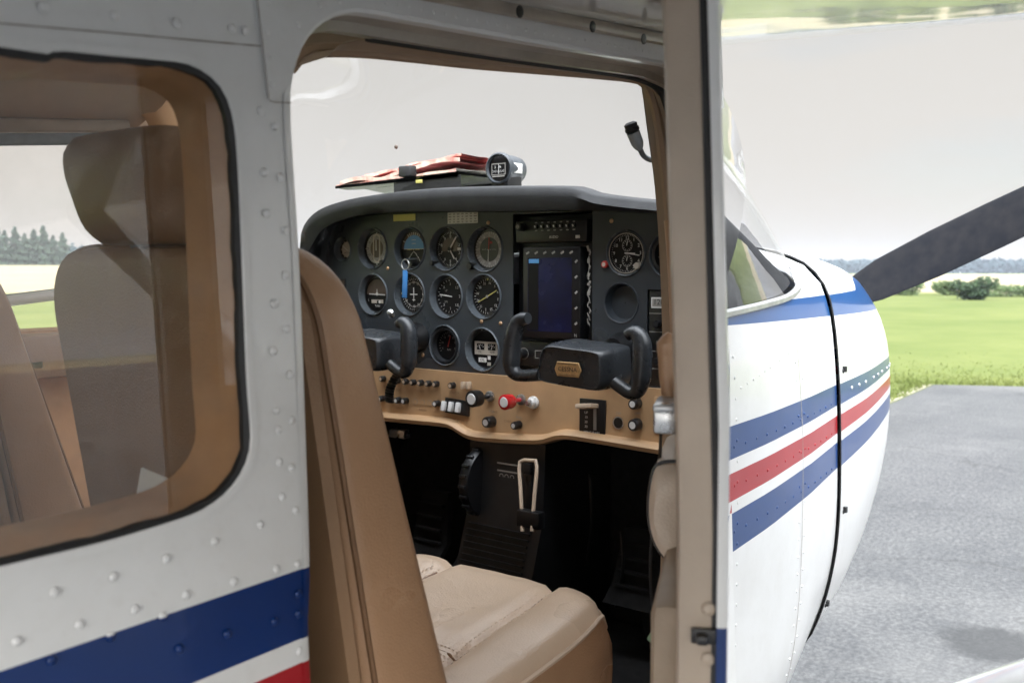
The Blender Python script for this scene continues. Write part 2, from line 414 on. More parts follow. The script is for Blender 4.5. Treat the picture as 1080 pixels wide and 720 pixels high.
# rounded edge of the openings
def rim(mb, loop, prof, mi=0, fn=skin):
    rings = []
    for ins, dep in prof:
        lp = offset_loop(loop, ins); rings.append([fn(p.x, p.y, dep) for p in lp])
    mb.loft(rings, True, False, mi)
rim(sk, DOOR, [(-.006, .0004), (-.0005, .0006), (.0012, .0018), (.0018, .004), (.0018, .012)])
rim(sk, WIN, [(-.005, .0004), (-.0005, .0006), (.001, .002), (.001, .006)])
# lap plate above the door corner and its rivets
PLATE_PX = [(266, -30), (270, 0), (277, 50), (283, 104), (286, 107.5), (306.5, 108.5)]
pl = [at_skin(*p) for p in PLATE_PX]
k0 = min(range(len(DOOR)), key=lambda i: (DOOR[i][0]-pl[-1].x)**2+(DOOR[i][1]-pl[-1].z)**2)
edge = []
i = k0
nrm_dir = 1 if DOOR[(k0+5) % len(DOOR)][1] > DOOR[k0][1] else -1
while DOOR[i % len(DOOR)][0] < 1.05 and len(edge) < 200:
    edge.append(DOOR[i % len(DOOR)]); i += nrm_dir
eo = [(a, b) for a, b in edge]
pp = [(p.x, p.z) for p in pl[:-1]] + [(a-.001, b+.0015) for a, b in eo[1:]] + [(1.05, wing_low(1.05)-.004), (.62, wing_low(.62)-.004)]
plate(sk, pp, [], lambda u, v, d: skin(u, v, -.0009+d), .0022)
RIV = [(58, 624), (120, 608), (176, 589), (227, 571), (275, 553), (18, 676), (84, 658), (143, 642), (197, 627), (247, 613), (292, 600), (314, 595), (295, 487), (308, 493),
       (298, 524), (312, 538), (315, 626), (315, 647), (172, 650), (117, 671), (55, 696), (316, 686), (46, 8), (121, 17), (187, 24), (245, 30), (259, 32), (282, 33), (315, 26),
       (282, 3), (283, 60), (286, 90), (276, 117), (291, 133), (279, 182), (297, 187), (302, 243), (302, 290), (303, 347), (289, 370), (306, 395), (292, 433), (308, 443), (294, 453),
       (-10, 642), (-60, 657), (-40, 694), (282, 225), (290, 320), (240, 668), (290, 655), (190, 684), (337, 5), (357, 1)]
for px, py in RIV:
    p = at_skin(px, py, -.0002); sk.dome(p, (0, -1, SLOPE), .0031 if py > 400 else .0033, .0018, 12)
t = 0
row = resample([skin(a-.003, b+.0085, -.0006) for a, b in edge[len(edge)//4:]], 34)
for p in row: sk.dome(p, (0, -1, SLOPE), .0022, .0013, 8)
for x in [(-2.3+i*.05) for i in range(36)]: sk.dome(skin(x, -.33, 0), (0, -1, SLOPE), .0032, .0018, 8)
fus = sk.build('fuselage_side', M['skin'], plane, auto=35)
# dirty seam lines along the lapped sheets
def strip_line(mb, pts, w, fn_off=-.0012, mi=0):
    P = [at_skin(*p) for p in pts]; P = resample(P, max(8, len(pts)*6))
    up = []
    for i, p in enumerate(P):
        t = (P[min(i+1, len(P)-1)]-P[max(i-1, 0)]).normalized(); n = Vector((0, -1, SLOPE)).normalized().cross(t)
        ww = w*(.7+.6*random.random())
        up.append((p+n*ww/2+Vector((0, fn_off, 0)), p-n*ww/2+Vector((0, fn_off, 0))))
    mb.add([q for ab in up for q in ab], [(2*i, 2*i+1, 2*i+3, 2*i+2) for i in range(len(up)-1)], mi, False)
sm = MB(); strip_line(sm, [(-60, 20), (0, 25), (140, 37), (275, 49)], .0010, -.0006); sm.build('seam_sealant', M['seam'], fus)
sm = MB(); strip_line(sm, [(269.5, -5), (276.5, 50), (282.5, 104)], .0011); sm.build('seam_sealant', M['seam'], fus)
sm = MB(); strip_line(sm, [(283, 106), (287, 108), (306, 109)], .0010); sm.build('seam_sealant', M['seam'], fus)
# belly and lower sides, tail cone
be = MB()
def belly(x, w, zs, zb_): return [Vector((x, -w, zs)), Vector((x, -w*.93, zs-.05)), Vector((x, -w*.75, zb_+.015)), Vector((x, -w*.4, zb_)), Vector((x, 0, zb_-.003)), Vector((x, w*.4, zb_)), Vector((x, w*.75, zb_+.015)), Vector((x, w*.93, zs-.05)), Vector((x, w, zs))]
be.loft([belly(1.16, .59, -.745, -.83), belly(.4, .588, -.735, -.82), belly(-1, .58, -.715, -.78), belly(-2.4, .565, -.595, -.66)], False)
be.build('belly', M['plain'], plane)
tc_ = MB()
def ring(x, w, z0, z1, n=24, e=2.6, yc=0):
    out = []
    for k in range(n):
        q = 2*PI*k/n; c, s_ = math.cos(q), math.sin(q)
        out.append(Vector((x, yc+w*math.copysign(abs(c)**(2/e), c), (z0+z1)/2+(z1-z0)/2*math.copysign(abs(s_)**(2/e), s_))))
    return out
tc_.loft([ring(-2.35, .57, -.66, .1), ring(-3.6, .34, -.42, .08), ring(-5.0, .13, -.16, .1)], True, True)
tc_.build('tail_cone', M['plain'], plane)
tf = MB()
tf.loft([[Vector((-5.1, .03*s_, .05)) for s_ in (-1, 1)]+[Vector((-4.1, .04, .1)), Vector((-4.1, -.04, .1))], [Vector((-5.4, .02*s_, 1.35)) for s_ in (-1, 1)]+[Vector((-4.9, .03, 1.35)), Vector((-4.9, -.03, 1.35))]], True, True, smooth=False)
tf.build('tail_fin', M['plain'], plane)
st = MB(); st.box((-4.75, 0, .1), (.85, 3.2, .05), bev=.02); st.build('tailplane', M['plain'], plane)

# ---- rear window: pane, rubber, inner trim
seal = MB()
jag = []
for i, (a, b) in enumerate(WIN):
    w = .0042+.0009*mnoise.noise(Vector((a*60, b*60, 0)))+.0011*mnoise.noise(Vector((a*220, b*220, 3)))
    jag.append(w)
l0 = offset_loop(WIN, -.0006); l1 = [offset_loop(WIN, w)[i] for i, w in enumerate(jag)]
seal.loft([[skin(p.x, p.y, .0025) for p in l0], [skin(p.x, p.y, .0012) for p in offset_loop(WIN, .0012)], [skin(p.x, p.y, .003) for p in l1], [skin(p.x, p.y, .008) for p in l1]], True)
win = MB()
g = offset_loop(WIN, .002); V, T = fill2d(g); win.add([skin(a, b, .0058) for a, b in V], T, 0, False)
wo = win.build('rear_window', M['glass'], plane, recalc=False)
seal.build('window_seal', M['rubber'], wo)
tr = MB()
rings = []
for ins, dep in [(.0035, .0075), (.004, .014), (.007, .020), (.0085, .040), (.010, .052), (.006, .057), (-.012, .058)]:
    rings.append([skin(p.x, p.y, dep) for p in offset_loop(WIN, ins)])
tr.loft(rings, True)
for px, py in [(239, 168), (253, 414)]:
    pass
tro = tr.build('window_trim', M['tan_plastic'], wo, merge=True)
for px, py in [(239, 168), (251.5, 414)]:
    sc = MB(); p = at_skin(px, py, .022); sc.dome(p, Vector((-.75, -.6, 0)).normalized(), .0036, .0022, 10); sc.box(p+Vector((-.0025, -.0022, 0)), (.0008, .0008, .004), mi=1)
    sc.build('screw', [M['alu'], M['black']], tro)
lin_ = MB()
doorin = [(p.x, p.y) for p in offset_loop(DOOR, -.008)]
plate(lin_, [(-1.0, -.66), (.40, -.66), (.445, -.2), (.425, .14), (.30, .2), (-1.0, .12)], [[(p.x, p.y) for p in offset_loop(WIN, -.010)]], lambda u, v, d: skin(u, v, .056+d), .006)
lin_.build('side_lining', M['tan_plastic'], plane)

# ---- door opening: jamb, rubber, lintel trim and front pillar
jb = MB()
rim(jb, DOOR, [(.0017, .011), (.0017, .034), (.010, .036), (.010, .046)])
jo = jb.build('door_jamb', M['lintel'], plane)
TRIM_PX = [(300, 75, .72), (319, 57, .72), (370, 55, .72), (430, 60.5, .715), (494, 67.5, .705), (580, 74.5, .69), (640, 79.5, .675), (664, 82, .668), (677, 86, .66), (685, 97, .652), (693, 128, .645), (699, 175, .637), (706, 233, .63), (711, 310, .625), (714, 420, .622), (714, 560, .622), (711, 700, .625), (710, 760, .63)]
tp = spline([at_y(a, b, CY+d) for a, b, d in TRIM_PX], 90)
# matching outer edge on the jamb
def jamb_at(p):
    lp = JL; return lp[min(range(len(lp)), key=lambda i: (lp[i].x-p.x)**2+(lp[i].z-p.z)**2)]
JL = [skin(p.x, p.y, .044) for p in offset_loop(DOOR, .009)]
lt = MB()
half = [p for p in tp]
ringA = [jamb_at(p) for p in half]
for _ in range(3): ringA = [ringA[max(0, i-1)].lerp(ringA[min(len(ringA)-1, i+1)], .5) for i in range(len(ringA))]
mid1 = [a.lerp(b, .35)+Vector((0, 0, .004)) for a, b in zip(ringA, half)]
mid2 = [a.lerp(b, .5)+Vector((0, 0, -.002)) for a, b in zip(ringA, half)]
up_ = [b+(b-a)*.15+Vector((0, .02, .045)) for a, b in zip(ringA, half)]
lt.loft([ringA, mid1, mid2, [a.lerp(b, .9) for a, b in zip(ringA, half)], half, up_], False)
for p in resample([a.lerp(b, .62)+Vector((0, 0, .0005)) for a, b in zip(ringA, half)][3:48], 26): lt.dome(p, (0, -.35, -.94), .002, .0016, 7)
lto = lt.build('door_frame_trim', M['trim'], plane)
rb = MB(); rb.tube([p+Vector((0, .004, .002)) for p in ringA[:60]], .0055, 8); rb.build('door_seal', M['rubber'], jo)
rl = MB(); rl.tube([a.lerp(b, .93)+Vector((0, 0, .001)) for a, b in zip(ringA, half)][:52], .007, 8); rl.build('trim_roll', M['headliner'], lto)
lp_ = MB(); lp_.tube([p+Vector((-.004, -.004, -.001)) for p in half[46:]], .0085, 10)
lpo = lp_.build('pillar_cover', M['leather'], lto)
stt = MB()
prow = resample([p+Vector((-.0126, -.008, 0)) for p in half[48:]], 90)
for a, b in list(zip(prow, prow[1:]))[::2]: stt.tube([a, a.lerp(b, .75)], .0011, 5)
stt.build('stitching', M['pale_piping'], lpo)
# ---- roof, headliner, port side, floor
rf = MB(); rf.box((.02, 0, .425), (2.1, 1.06, .06), bev=.02); rf.build('roof', M['plain'], plane)
hl = MB()
def hsec(x):
    e = wing_low(x)
    return [Vector((x, -.47, e+.0)), Vector((x, -.40, e-.002)), Vector((x, -.36, e+.06)), Vector((x, -.2, .372)), Vector((x, 0, .382)), Vector((x, .2, .372)), Vector((x, .36, e+.07)), Vector((x, .44, e+.02)), Vector((x, .52, e-.01))]
hs = [hsec(-1.0+i*.1) for i in range(21)]
for r in hs:
    if r[0].x > .42: r[0] = r[0]+Vector((0, .10, .055)); r[1] = r[1]+Vector((0, .045, .07))
hl.loft(hs, False)
hl.build('headliner', M['headliner'], plane)
pw = MB()
def port(u, v, d=0): return Vector((u, .565-SLOPE*(v+.22)-d, v))
WINP = [(p.x, p.y) for p in spline([Vector(p) for p in [(-.3, .12), (.0, .128), (.3, .136), (.38, .12), (.41, .08), (.42, 0), (.41, -.1), (.37, -.155), (.3, -.165), (0, -.165), (-.25, -.16), (-.34, -.1), (-.35, .05)]], 80, True)]
DWP = [(p.x, p.y) for p in spline([Vector(p) for p in [(.50, .10), (.52, .195), (.60, .214), (.8, .232), (1.02, .245), (1.07, .22), (1.10, .1), (1.12, -.04), (1.10, -.095), (.9, -.098), (.6, -.098), (.52, -.09), (.50, -.03)]], 80, True)]
plate(pw, outer, [WINP, DWP], lambda u, v, d: port(u, v, d), .004)
pwo = pw.build('port_fuselage_side', M['plain'], plane)
pli = MB()
plate(pli, [(-1.0, -.70), (1.15, -.70), (1.15, .25), (-1.0, .14)], [WINP, DWP], lambda u, v, d: port(u, v, .035+d), .006)
for lp in (WINP, DWP): pli.loft([[port(p.x, p.y, .004) for p in offset_loop(lp, .001)], [port(p.x, p.y, .03) for p in offset_loop(lp, .004)], [port(p.x, p.y, .043) for p in offset_loop(lp, -.004)]], True)
pli.build('port_lining', M['tan_plastic'], pwo)
ph = MB(); c = at_y(28, 385, .50); ph.box(c+Vector((0, 0, 0)), (.05, .03, .022), bev=.006); ph.box(c+Vector((.02, .02, 0)), (.03, .03, .035), bev=.004)
ph.build('port_door_handle', M['alu'], pwo)
pa = MB(); c = at_y(42, 372, .505); pa.box((c.x, .50, c.z-.005), (.45, .03, .075), bev=.012); pa.build('port_door_panel', M['leather_back'], pwo)
pb = MB(); a = at_y(-60, 326, .60); b = at_y(75, 309, .60); pb.tube([a, b], .0095, 10); pb.tube([a+Vector((0, .008, .006)), b+Vector((0, .008, .006))], .005, 8, mi=1)
pb.box((a+b)/2+Vector((-.11, -.012, -.002)), (.02, .07, .012), bev=.002)
pb.build('open_window_rail', [M['white_plastic'], M['grey_plastic']], pwo)
pg = MB(); V, T = fill2d(WINP); pg.add([port(a, b, .003) for a, b in V], T, 0, False); pg.build('port_rear_window', M['shield'], pwo, recalc=False)
# frame seen through the rear window: upper rail with its screws
ur = MB(); a = at_y(-80, 112, .50); b = at_y(133, 116, .50)
ur.tube([a, b], .016, 8, flat=(1, .5)); ur.tube([a+Vector((0, -.004, -.028)), b+Vector((0, -.004, -.028))], .012, 8, flat=(1, .6)); ur.tube([a+Vector((0, 0, -.05)), b+Vector((0, 0, -.05))], .010, 8, flat=(1, .6), mi=1)
for px, py in [(92, 103), (130, 109), (40, 101)]: ur.dome(at_y(px, py, .478), (0, -1, 0), .006, .005, 10, mi=2)
ur.build('window_top_rail', [M['trim'], M['grey_plastic'], M['alu']], pwo)
ap = MB()
path = [at_y(126, 62, .47), at_y(150, 80, .47), at_y(172, 108, .475), at_y(186, 140, .48)]
ap.tube(path, [.07, .06, .05, .045], 12, flat=(1, .35)); ap.build('port_pillar_cover', M['tan_plastic'], pwo)
fl = MB(); fl.box((.08, 0, -.715), (2.16, 1.05, .03)); fl.box((1.40, 0, -.705), (.48, .80, .03)); fl.build('cabin_floor', M['dark_carpet'], plane)
bk = MB(); bk.box((-1.02, 0, -.25), (.04, 1.06, 1.0)); bk.build('rear_bulkhead', M['headliner'], plane)
# ---- forward fuselage, cowling
def half_sec(x, pts):          # pts (halfwidth, z) from the bottom centre upwards -> full ring of the open shell
    st_ = [Vector((x, -w, z)) for w, z in pts]; pt_ = [Vector((x, w, z)) for w, z in reversed(pts)]
    return st_, pt_
SEC = {
 1.135: [(0, -.833), (.25, -.83), (.44, -.80), (.545, -.74), (.563, -.66), (.568, -.54), (.569, -.40), (.568, -.26), (.563, -.15), (.556, -.085), (.550, -.062)],
 1.30: [(0, -.825), (.24, -.82), (.42, -.79), (.525, -.73), (.548, -.65), (.557, -.54), (.559, -.40), (.557, -.26), (.551, -.15), (.543, -.08), (.535, -.054)],
 1.50: [(0, -.79), (.22, -.785), (.39, -.755), (.485, -.70), (.516, -.63), (.532, -.53), (.537, -.40), (.535, -.26), (.527, -.15), (.517, -.075), (.505, -.040)],
 1.70: [(0, -.755), (.20, -.75), (.36, -.725), (.442, -.674), (.477, -.606), (.500, -.51), (.5075, -.407), (.505, -.26), (.498, -.15), (.487, -.07), (.470, -.022)],
}
ff = MB()
xs = sorted(SEC)
def lerp_sec(x):
    for a, b in zip(xs, xs[1:]):
        if a <= x <= b+1e-6:
            t = (x-a)/(b-a); return [(p[0]*(1-t)+q[0]*t, p[1]*(1-t)+q[1]*t) for p, q in zip(SEC[a], SEC[b])]
def smooth_sec(pts, n): return [(p.x, p.y) for p in spline([Vector((a, b)) for a, b in pts], n)]
for s_ in (-1, 1):
    ff.loft([[Vector((x, s_*w, z)) for w, z in smooth_sec(lerp_sec(x), 40)] for x in [1.135+i*(.56/12) for i in range(13)]], False)
# rivets and sheet joints on the starboard nose
def nose_pt(x, z):
    pts = smooth_sec(lerp_sec(x), 120); w = min(pts, key=lambda p: abs(p[1]-z)+(10 if p[0] < .3 else 0)); return Vector((x, -w[0], z))
for x in (1.18, 1.44, 1.47):
    for i in range(22):
        z = -.11-.027*i; ff.dome(nose_pt(x, z), (0.06, -1, 0), .0026, .0016, 7)
for i in range(20): ff.dome(nose_pt(1.2+i*.023, -.152+.0035*i), (.06, -1, 0), .0022, .0012, 7)
for zz in (-.225, -.275, -.335):
    for i in range(13): ff.dome(nose_pt(1.17+i*.04, zz), (.06, -1, 0), .0026, .0015, 7)
ffo = ff.build('forward_fuselage', M['nose'], plane, merge=True, auto=60)
jl = MB()
P = [nose_pt(1.455, -.075-.02*i) for i in range(31)]
jl.add([q for p in P for q in (p+Vector((-.0008, -.0012, 0)), p+Vector((.0008, -.0012, 0)))], [(2*i, 2*i+1, 2*i+3, 2*i+2) for i in range(30)], 0, False)
jl.build('sheet_joint', M['seam'], ffo)
for s_ in (-1, 1):
    kp = MB(); kp.loft([[Vector((x, s_*max(0, w-.012), z+(.012 if z < -.6 else 0))) for w, z in smooth_sec(lerp_sec(x), 30)] for x in [1.14+i*.057 for i in range(10)]], False)
    kp.build('kick_panel', M['dark_carpet'], plane)
fw = MB(); sec_ = smooth_sec(lerp_sec(1.645), 40)
fwp = [(-w_, z_) for w_, z_ in sec_]+[(w_, z_) for w_, z_ in reversed(sec_[1:])]
plate(fw, fwp, [], lambda u, v, d: Vector((1.645+d, u*.985, v)), .004); fw.build('firewall', M['dark_carpet'], plane)
# cowling
CS = {
 1.706: [(0, -.757), (.20, -.752), (.362, -.727), (.444, -.676), (.479, -.608), (.502, -.51), (.5095, -.407), (.507, -.26), (.500, -.15), (.489, -.07), (.472, -.022), (.427, .020), (.33, .045), (.18, .060), (0, .066)],
 1.95: [(0, -.74), (.19, -.735), (.33, -.71), (.405, -.66), (.440, -.595), (.463, -.50), (.473, -.40), (.472, -.26), (.464, -.15), (.450, -.075), (.428, -.028), (.385, .014), (.29, .042), (.16, .056), (0, .062)],
 2.20: [(0, -.70), (.17, -.695), (.29, -.67), (.355, -.62), (.390, -.56), (.413, -.475), (.424, -.385), (.424, -.26), (.416, -.165), (.401, -.093), (.378, -.048), (.34, -.005), (.255, .027), (.14, .042), (0, .047)],
 2.36: [(0, -.66), (.155, -.655), (.26, -.625), (.315, -.575), (.345, -.52), (.368, -.45), (.383, -.37), (.386, -.265), (.379, -.18), (.363, -.118), (.340, -.075), (.305, -.034), (.225, -.001), (.12, .014), (0, .019)],
 2.44: [(0, -.61), (.14, -.605), (.225, -.58), (.275, -.535), (.305, -.49), (.328, -.43), (.345, -.36), (.350, -.27), (.344, -.195), (.330, -.142), (.308, -.10), (.275, -.064), (.20, -.033), (.105, -.018), (0, -.013)],
 2.475: [(0, -.54), (.11, -.535), (.175, -.52), (.215, -.48), (.24, -.445), (.262, -.40), (.275, -.345), (.28, -.275), (.275, -.215), (.262, -.175), (.243, -.145), (.215, -.115), (.155, -.088), (.08, -.075), (0, -.07)],
 2.478: [(0, -.30), (.02, -.3), (.04, -.295), (.05, -.29), (.055, -.285), (.06, -.28), (.062, -.27), (.062, -.25), (.06, -.24), (.055, -.23), (.05, -.225), (.04, -.22), (.03, -.215), (.015, -.21), (0, -.21)],
}
cx = sorted(CS)
cw = MB()
# smooth in x as well
grid = [[Vector((x, p[0], p[1])) for p in smooth_sec(CS[x], 46)] for x in cx]
cols = list(zip(*grid))
fine = [spline(c[:6], 26)+[c[6]] for c in cols]
for s_ in (-1, 1):
    cw.loft([[Vector((fine[k][i].x, s_*fine[k][i].y, fine[k][i].z)) for k in range(46)] for i in range(27)], False)
cwo = cw.build('engine_cowling', M['nose'], plane, merge=True, auto=60)
gp = MB()
g1 = smooth_sec(CS[1.706], 60)
for s_ in (-1, 1): gp.tube([Vector((1.703, s_*(w+.0012), z)) for w, z in g1], .0016, 6)
gp.build('cowl_gap_seal', M['rubber'], cwo)
def cowl_pt(x, z):
    best = None
    for k in range(46):
        for i in range(27):
            p = fine[k][i]
            if p.y > .15:
                d = (p.x-x)**2+(p.z-z)**2
                if best is None or d < best[0]: best = (d, p)
    return Vector((best[1].x, -best[1].y, best[1].z))
def fastener(p, r, h, latch=False):
    fs = MB(); fs.dome(p, (.2, -1, 0), r*.72, h*.8, 10, mi=1 if latch else 0)
    if latch: fs.box(p+Vector((.002, -.003, .003)), (.007, .006, .010), mi=1)
    fs.build('cowl_fastener', [M['alu'], M['black']], cwo)
for i in range(9): fastener(cowl_pt(1.80+i*.075, -.228), .0055, .003)
for px, py in [(891, 394), (893, 534), (879, 641)]: fastener(cowl_pt(1.745, at_x(px, py, 1.745).z), .007, .004, True)
for i in range(7): fastener(cowl_pt(1.83+i*.09, -.288), .004, .0022)
# deck ahead of the windshield
WB = [(1.135, -.551, -.058), (1.30, -.536, -.050), (1.45, -.515, -.040), (1.58, -.480, -.022), (1.66, -.42, .002), (1.70, -.33, .022), (1.73, -.18, .040), (1.74, 0, .045)]
WB = [Vector(p) for p in WB]; wbf = spline(WB+[Vector((p.x, -p.y, p.z)) for p in reversed(WB[:-1])], 61)
g1 = [(w, z) for w, z in CS[1.706] if z > -.03]
fc = [Vector((1.703, -w, z)) for w, z in g1]; fc = resample(fc+[Vector((p.x, -p.y, p.z)) for p in reversed(fc[:-1])], 61)
# ---- windshield
WT = [(1.135, -.552, .0), (1.132, -.548, .12), (1.125, -.535, .25), (1.115, -.49, .30), (1.10, -.40, .345), (1.09, -.2, .378), (1.085, 0, .385)]
def shield_curve():
    bt = [Vector((1.137, -.549, -.055)), Vector((1.32, -.531, -.046)), Vector((1.48, -.505, -.036)), Vector((1.60, -.468, -.016)), Vector((1.66, -.40, .006)), Vector((1.70, -.25, .034)), Vector((1.72, 0, .046))]
    tpz = [Vector((1.13, -.535, .26)), Vector((1.125, -.51, .285)), Vector((1.12, -.47, .31)), Vector((1.115, -.41, .335)), Vector((1.11, -.32, .355)), Vector((1.10, -.17, .378)), Vector((1.10, 0, .385))]
    m = lambda L: L+[Vector((p.x, -p.y, p.z)) for p in reversed(L[:-1])]
    return spline(m(bt), 49), spline(m(tpz), 49)
B_, T_ = shield_curve()
ws = MB(); rows = []
for j in range(15):
    t = j/14; bul = math.sin(PI*t)
    rows.append([b.lerp(tq, t)+Vector((.045*bul, (-.028 if b.y < 0 else .028)*bul*min(1, abs(b.y)/.35), .018*bul)) for b, tq in zip(B_, T_)])
ws.loft(rows, False)
wso = ws.build('windshield', M['shield'], plane, recalc=False)
we = MB(); we.tube([p+Vector((.004, 0, -.002)) for p in B_], .006, 6); we.build('windshield_seal', M['alu'], wso)
bgs = MB(); bgs.dome(at_x(418, 155, 1.50), (-1, 0, 0), .005, .004, 8); bgs.build('bug_splat', M['brown_mark'], wso)
dk = MB()
def edge_at(x): p = lerp_sec(min(1.7, x))[-1]; return Vector((x, -p[0], p[1]))
hb = B_[:25]; js = next(i for i, p in enumerate(hb) if p.x > 1.60)
out_a = [edge_at(max(1.136, p.x)) for p in hb[:js]]
rest = [edge_at(1.60+.1*i/6) for i in range(7)]+[Vector((1.703, -w, z)) for w, z in CS[1.706] if z > -.021]
out_b = resample(rest, 25-js)
outer_c = out_a+out_b
outer_c = outer_c+[Vector((p.x, -p.y, p.z)) for p in reversed(outer_c[:-1])]
dk.loft([[p+Vector((.001, 0, -.004)) for p in B_], [p.lerp(q, .5)+Vector((0, 0, .001)) for p, q in zip(B_, outer_c)], outer_c], False)
dk.build('cowl_deck', M['nose'], ffo)

# ---- wings, struts, undercarriage, propeller
LE = [(1.222, .318), (1.221, .306), (1.214, .297), (1.198, .2895), (1.165, .2835), (1.10, .277), (1.0, .268), (.62, .234), (.1, .192), (-.40, .153), (-.40, .160), (.0, .29), (.3, .38), (.6, .43), (.9, .43), (1.08, .395), (1.17, .36), (1.21, .335)]
def drop(y): return -.062*(y-.55) if y < .9 else (-.0217-.035*(y-.9) if y < 1.15 else -.0305+.012*(y-1.15))
for s_ in (-1, 1):
    w = MB()
    w.loft([[Vector((x, s_*y, z+(drop(y) if s_ < 0 else .06*(y-.55)))) for x, z in LE] for y in [.535, .7, .9, 1.15, 1.5, 2.2, 3.2, 4.4, 5.4]], True, True)
    for i in range(30):
        for xx in (.62, 1.06): w.dome(Vector((xx, s_*(.62+i*.06), wing_low(xx)+(drop(.62+i*.06) if s_ < 0 else .06*(.07+i*.06))+(.004 if xx > 1 else 0))), (0, 0, -1), .003, .0015, 7)
    wg = w.build('wing', M['wing'], plane, auto=60)
    st = MB()
    b0 = Vector((1.12, s_*.57, -.625)); b1 = Vector((1.02, s_*2.55, .30))
    if s_ < 0:
        p1, p2 = at_x(1080, 702, 1.12), at_x(1019, 722, 1.12); d = (p1-p2)/(p1.y-p2.y)
        b0 = p2+d*(-.57-p2.y)+Vector((0, 0, -.03)); b0.z += .006; b1 = b0-d*((.29-b0.z)/-d.z)
    st.tube([b0, b0.lerp(b1, .1), b0.lerp(b1, .5), b0.lerp(b1, .95), b1], [.022, .026, .026, .024, .012], 14, flat=(1, 2.0))
    st.build('wing_strut', M['plain'], plane)
fi = MB()
# root fairing between the wing underside and the cabin side, with access holes
path = [skin(.45+i*.075, wing_low(.45+i*.075)-.004, -.003) for i in range(9)]
fi.tube(path, .007, 8, flat=(1, .6))
for px, py in [(545, 11), (622, 27), (676, 40)]:
    p = at_skin(px, py, -.012); fi.dome(p+Vector((0, -.004, -.002)), (0, -1, -.1), .0058, .0006, 12, mi=1)
fi.build('root_fairing', [M['lintel'], M['black']], plane)
pr = MB()
bA, bB = at_x(907, 304, 2.62), at_x(1080, 222.5, 2.62)
bd = (bB-bA); bd = bd/bd.length
hub = bA - bd*(bA.y/bd.y)
hub_z = hub.z
tl = [( .06, .07, 60), (.16, .10, 52), (.30, .150, 40), (.45, .150, 33), (.60, .138, 28), (.75, .124, 24), (.88, .10, 21), (.95, .06, 20)]
for name_i in (0, 1):
    bl = MB(); dirv = bd if name_i == 0 else -bd
    n0 = Vector((1, 0, 0)); ch = dirv.cross(n0).normalized()
    if name_i: pass
    rings = []
    for r, c, tw in tl:
        a = math.radians(tw); cdir = ch*math.cos(a)+n0*math.sin(a)*(1); ndir = dirv.cross(cdir).normalized()
        th = max(.010, c*.12)
        rings.append([Vector((2.62, 0, hub_z))+dirv*r+cdir*(c/2)*math.cos(q)+ndir*th*.5*math.sin(q)*(1+.4*math.cos(q)) for q in [2*PI*k/20 for k in range(20)]])
    bl.loft(rings, True, True)
    if name_i == 0:
        pro = MB(); pro.lathe([(.13, -.10), (.14, 0), (.125, .10), (.09, .18), (.04, .235), (.005, .25)], (2.60, 0, hub_z), (1, 0, 0), 28)
        pro.box((2.60, 0, hub_z), (.08, .12, .12), bev=.02)
        po = pro.build('propeller', M['plain'], plane)
    bl.build('propeller_blade', M['prop'], po)
for pth_, rs_, fl_, (x, y, r) in (([(.25, -.40, -.80), (.22, -.8, -1.05), (.20, -1.12, -1.36)], [.035, .03, .026], (.5, 1.6), (.20, -1.2, .20)),
                                  ([(.25, .40, -.80), (.22, .8, -1.05), (.20, 1.12, -1.36)], [.035, .03, .026], (.5, 1.6), (.20, 1.2, .20)),
                                  ([(1.95, 0, -.6), (2.0, 0, -1.1), (2.03, 0, -1.42)], [.04, .035, .03], (1, 1), (2.03, .0, .18))):
    gr = MB(); gr.tube([Vector(p) for p in pth_], rs_, 12, flat=fl_); gro = gr.build('landing_gear_leg', M['plain'], plane)
    wh = MB(); wh.lathe([(r*.4, -.06), (r*.85, -.07), (r, -.045), (r, .045), (r*.85, .07), (r*.4, .06)], (x, y, -EYE+r), (0, 1, 0), 28); wh.build('wheel', M['rubber'], gro)

# ---- open cabin door, seen on its edge
dr_out = at_d(768, 360, .60); dr_out.z = 0
hinge = Vector((1.142, -.568, 0))
dd = (dr_out-hinge); dd.z = 0; dlen = dd.length; dd.normalize()
dn = Vector((-dd.y, dd.x, 0));
if dn.y < 0: dn = -dn               # towards the inner side of the door
LEAN = .040
DOORLEAN = lambda z: dn*(LEAN*max(-.1, (z+.05)))
def dpt(s, n, z): return hinge + dd*s + dn*n + DOORLEAN(z) + Vector((0, 0, z))
W = at_d(702, 360, .60); thick = (Vector((W.x, W.y, 0))-dr_out).dot(dn)-.0035
dz0, dz1 = -.64, .245
door_prof = [(dlen-.002, 0.0002), (dlen-.0003, .0012), (dlen, .004), (dlen, .0055)]
dk_ = MB()
zs_ = [dz0+(dz1-dz0)*i/24 for i in range(25)]
# trailing edge post (beige): rounded inner corner
prof = [(dlen-.03, .0115), (dlen-.001, .0115), (dlen-.001, thick-.006), (dlen-.0025, thick-.002), (dlen-.007, thick), (dlen-.05, thick+.0015), (dlen-.05, .0115)]
dk_.loft([[dpt(s, n, z) for s, n in prof] for z in zs_], True, True, smooth=True)
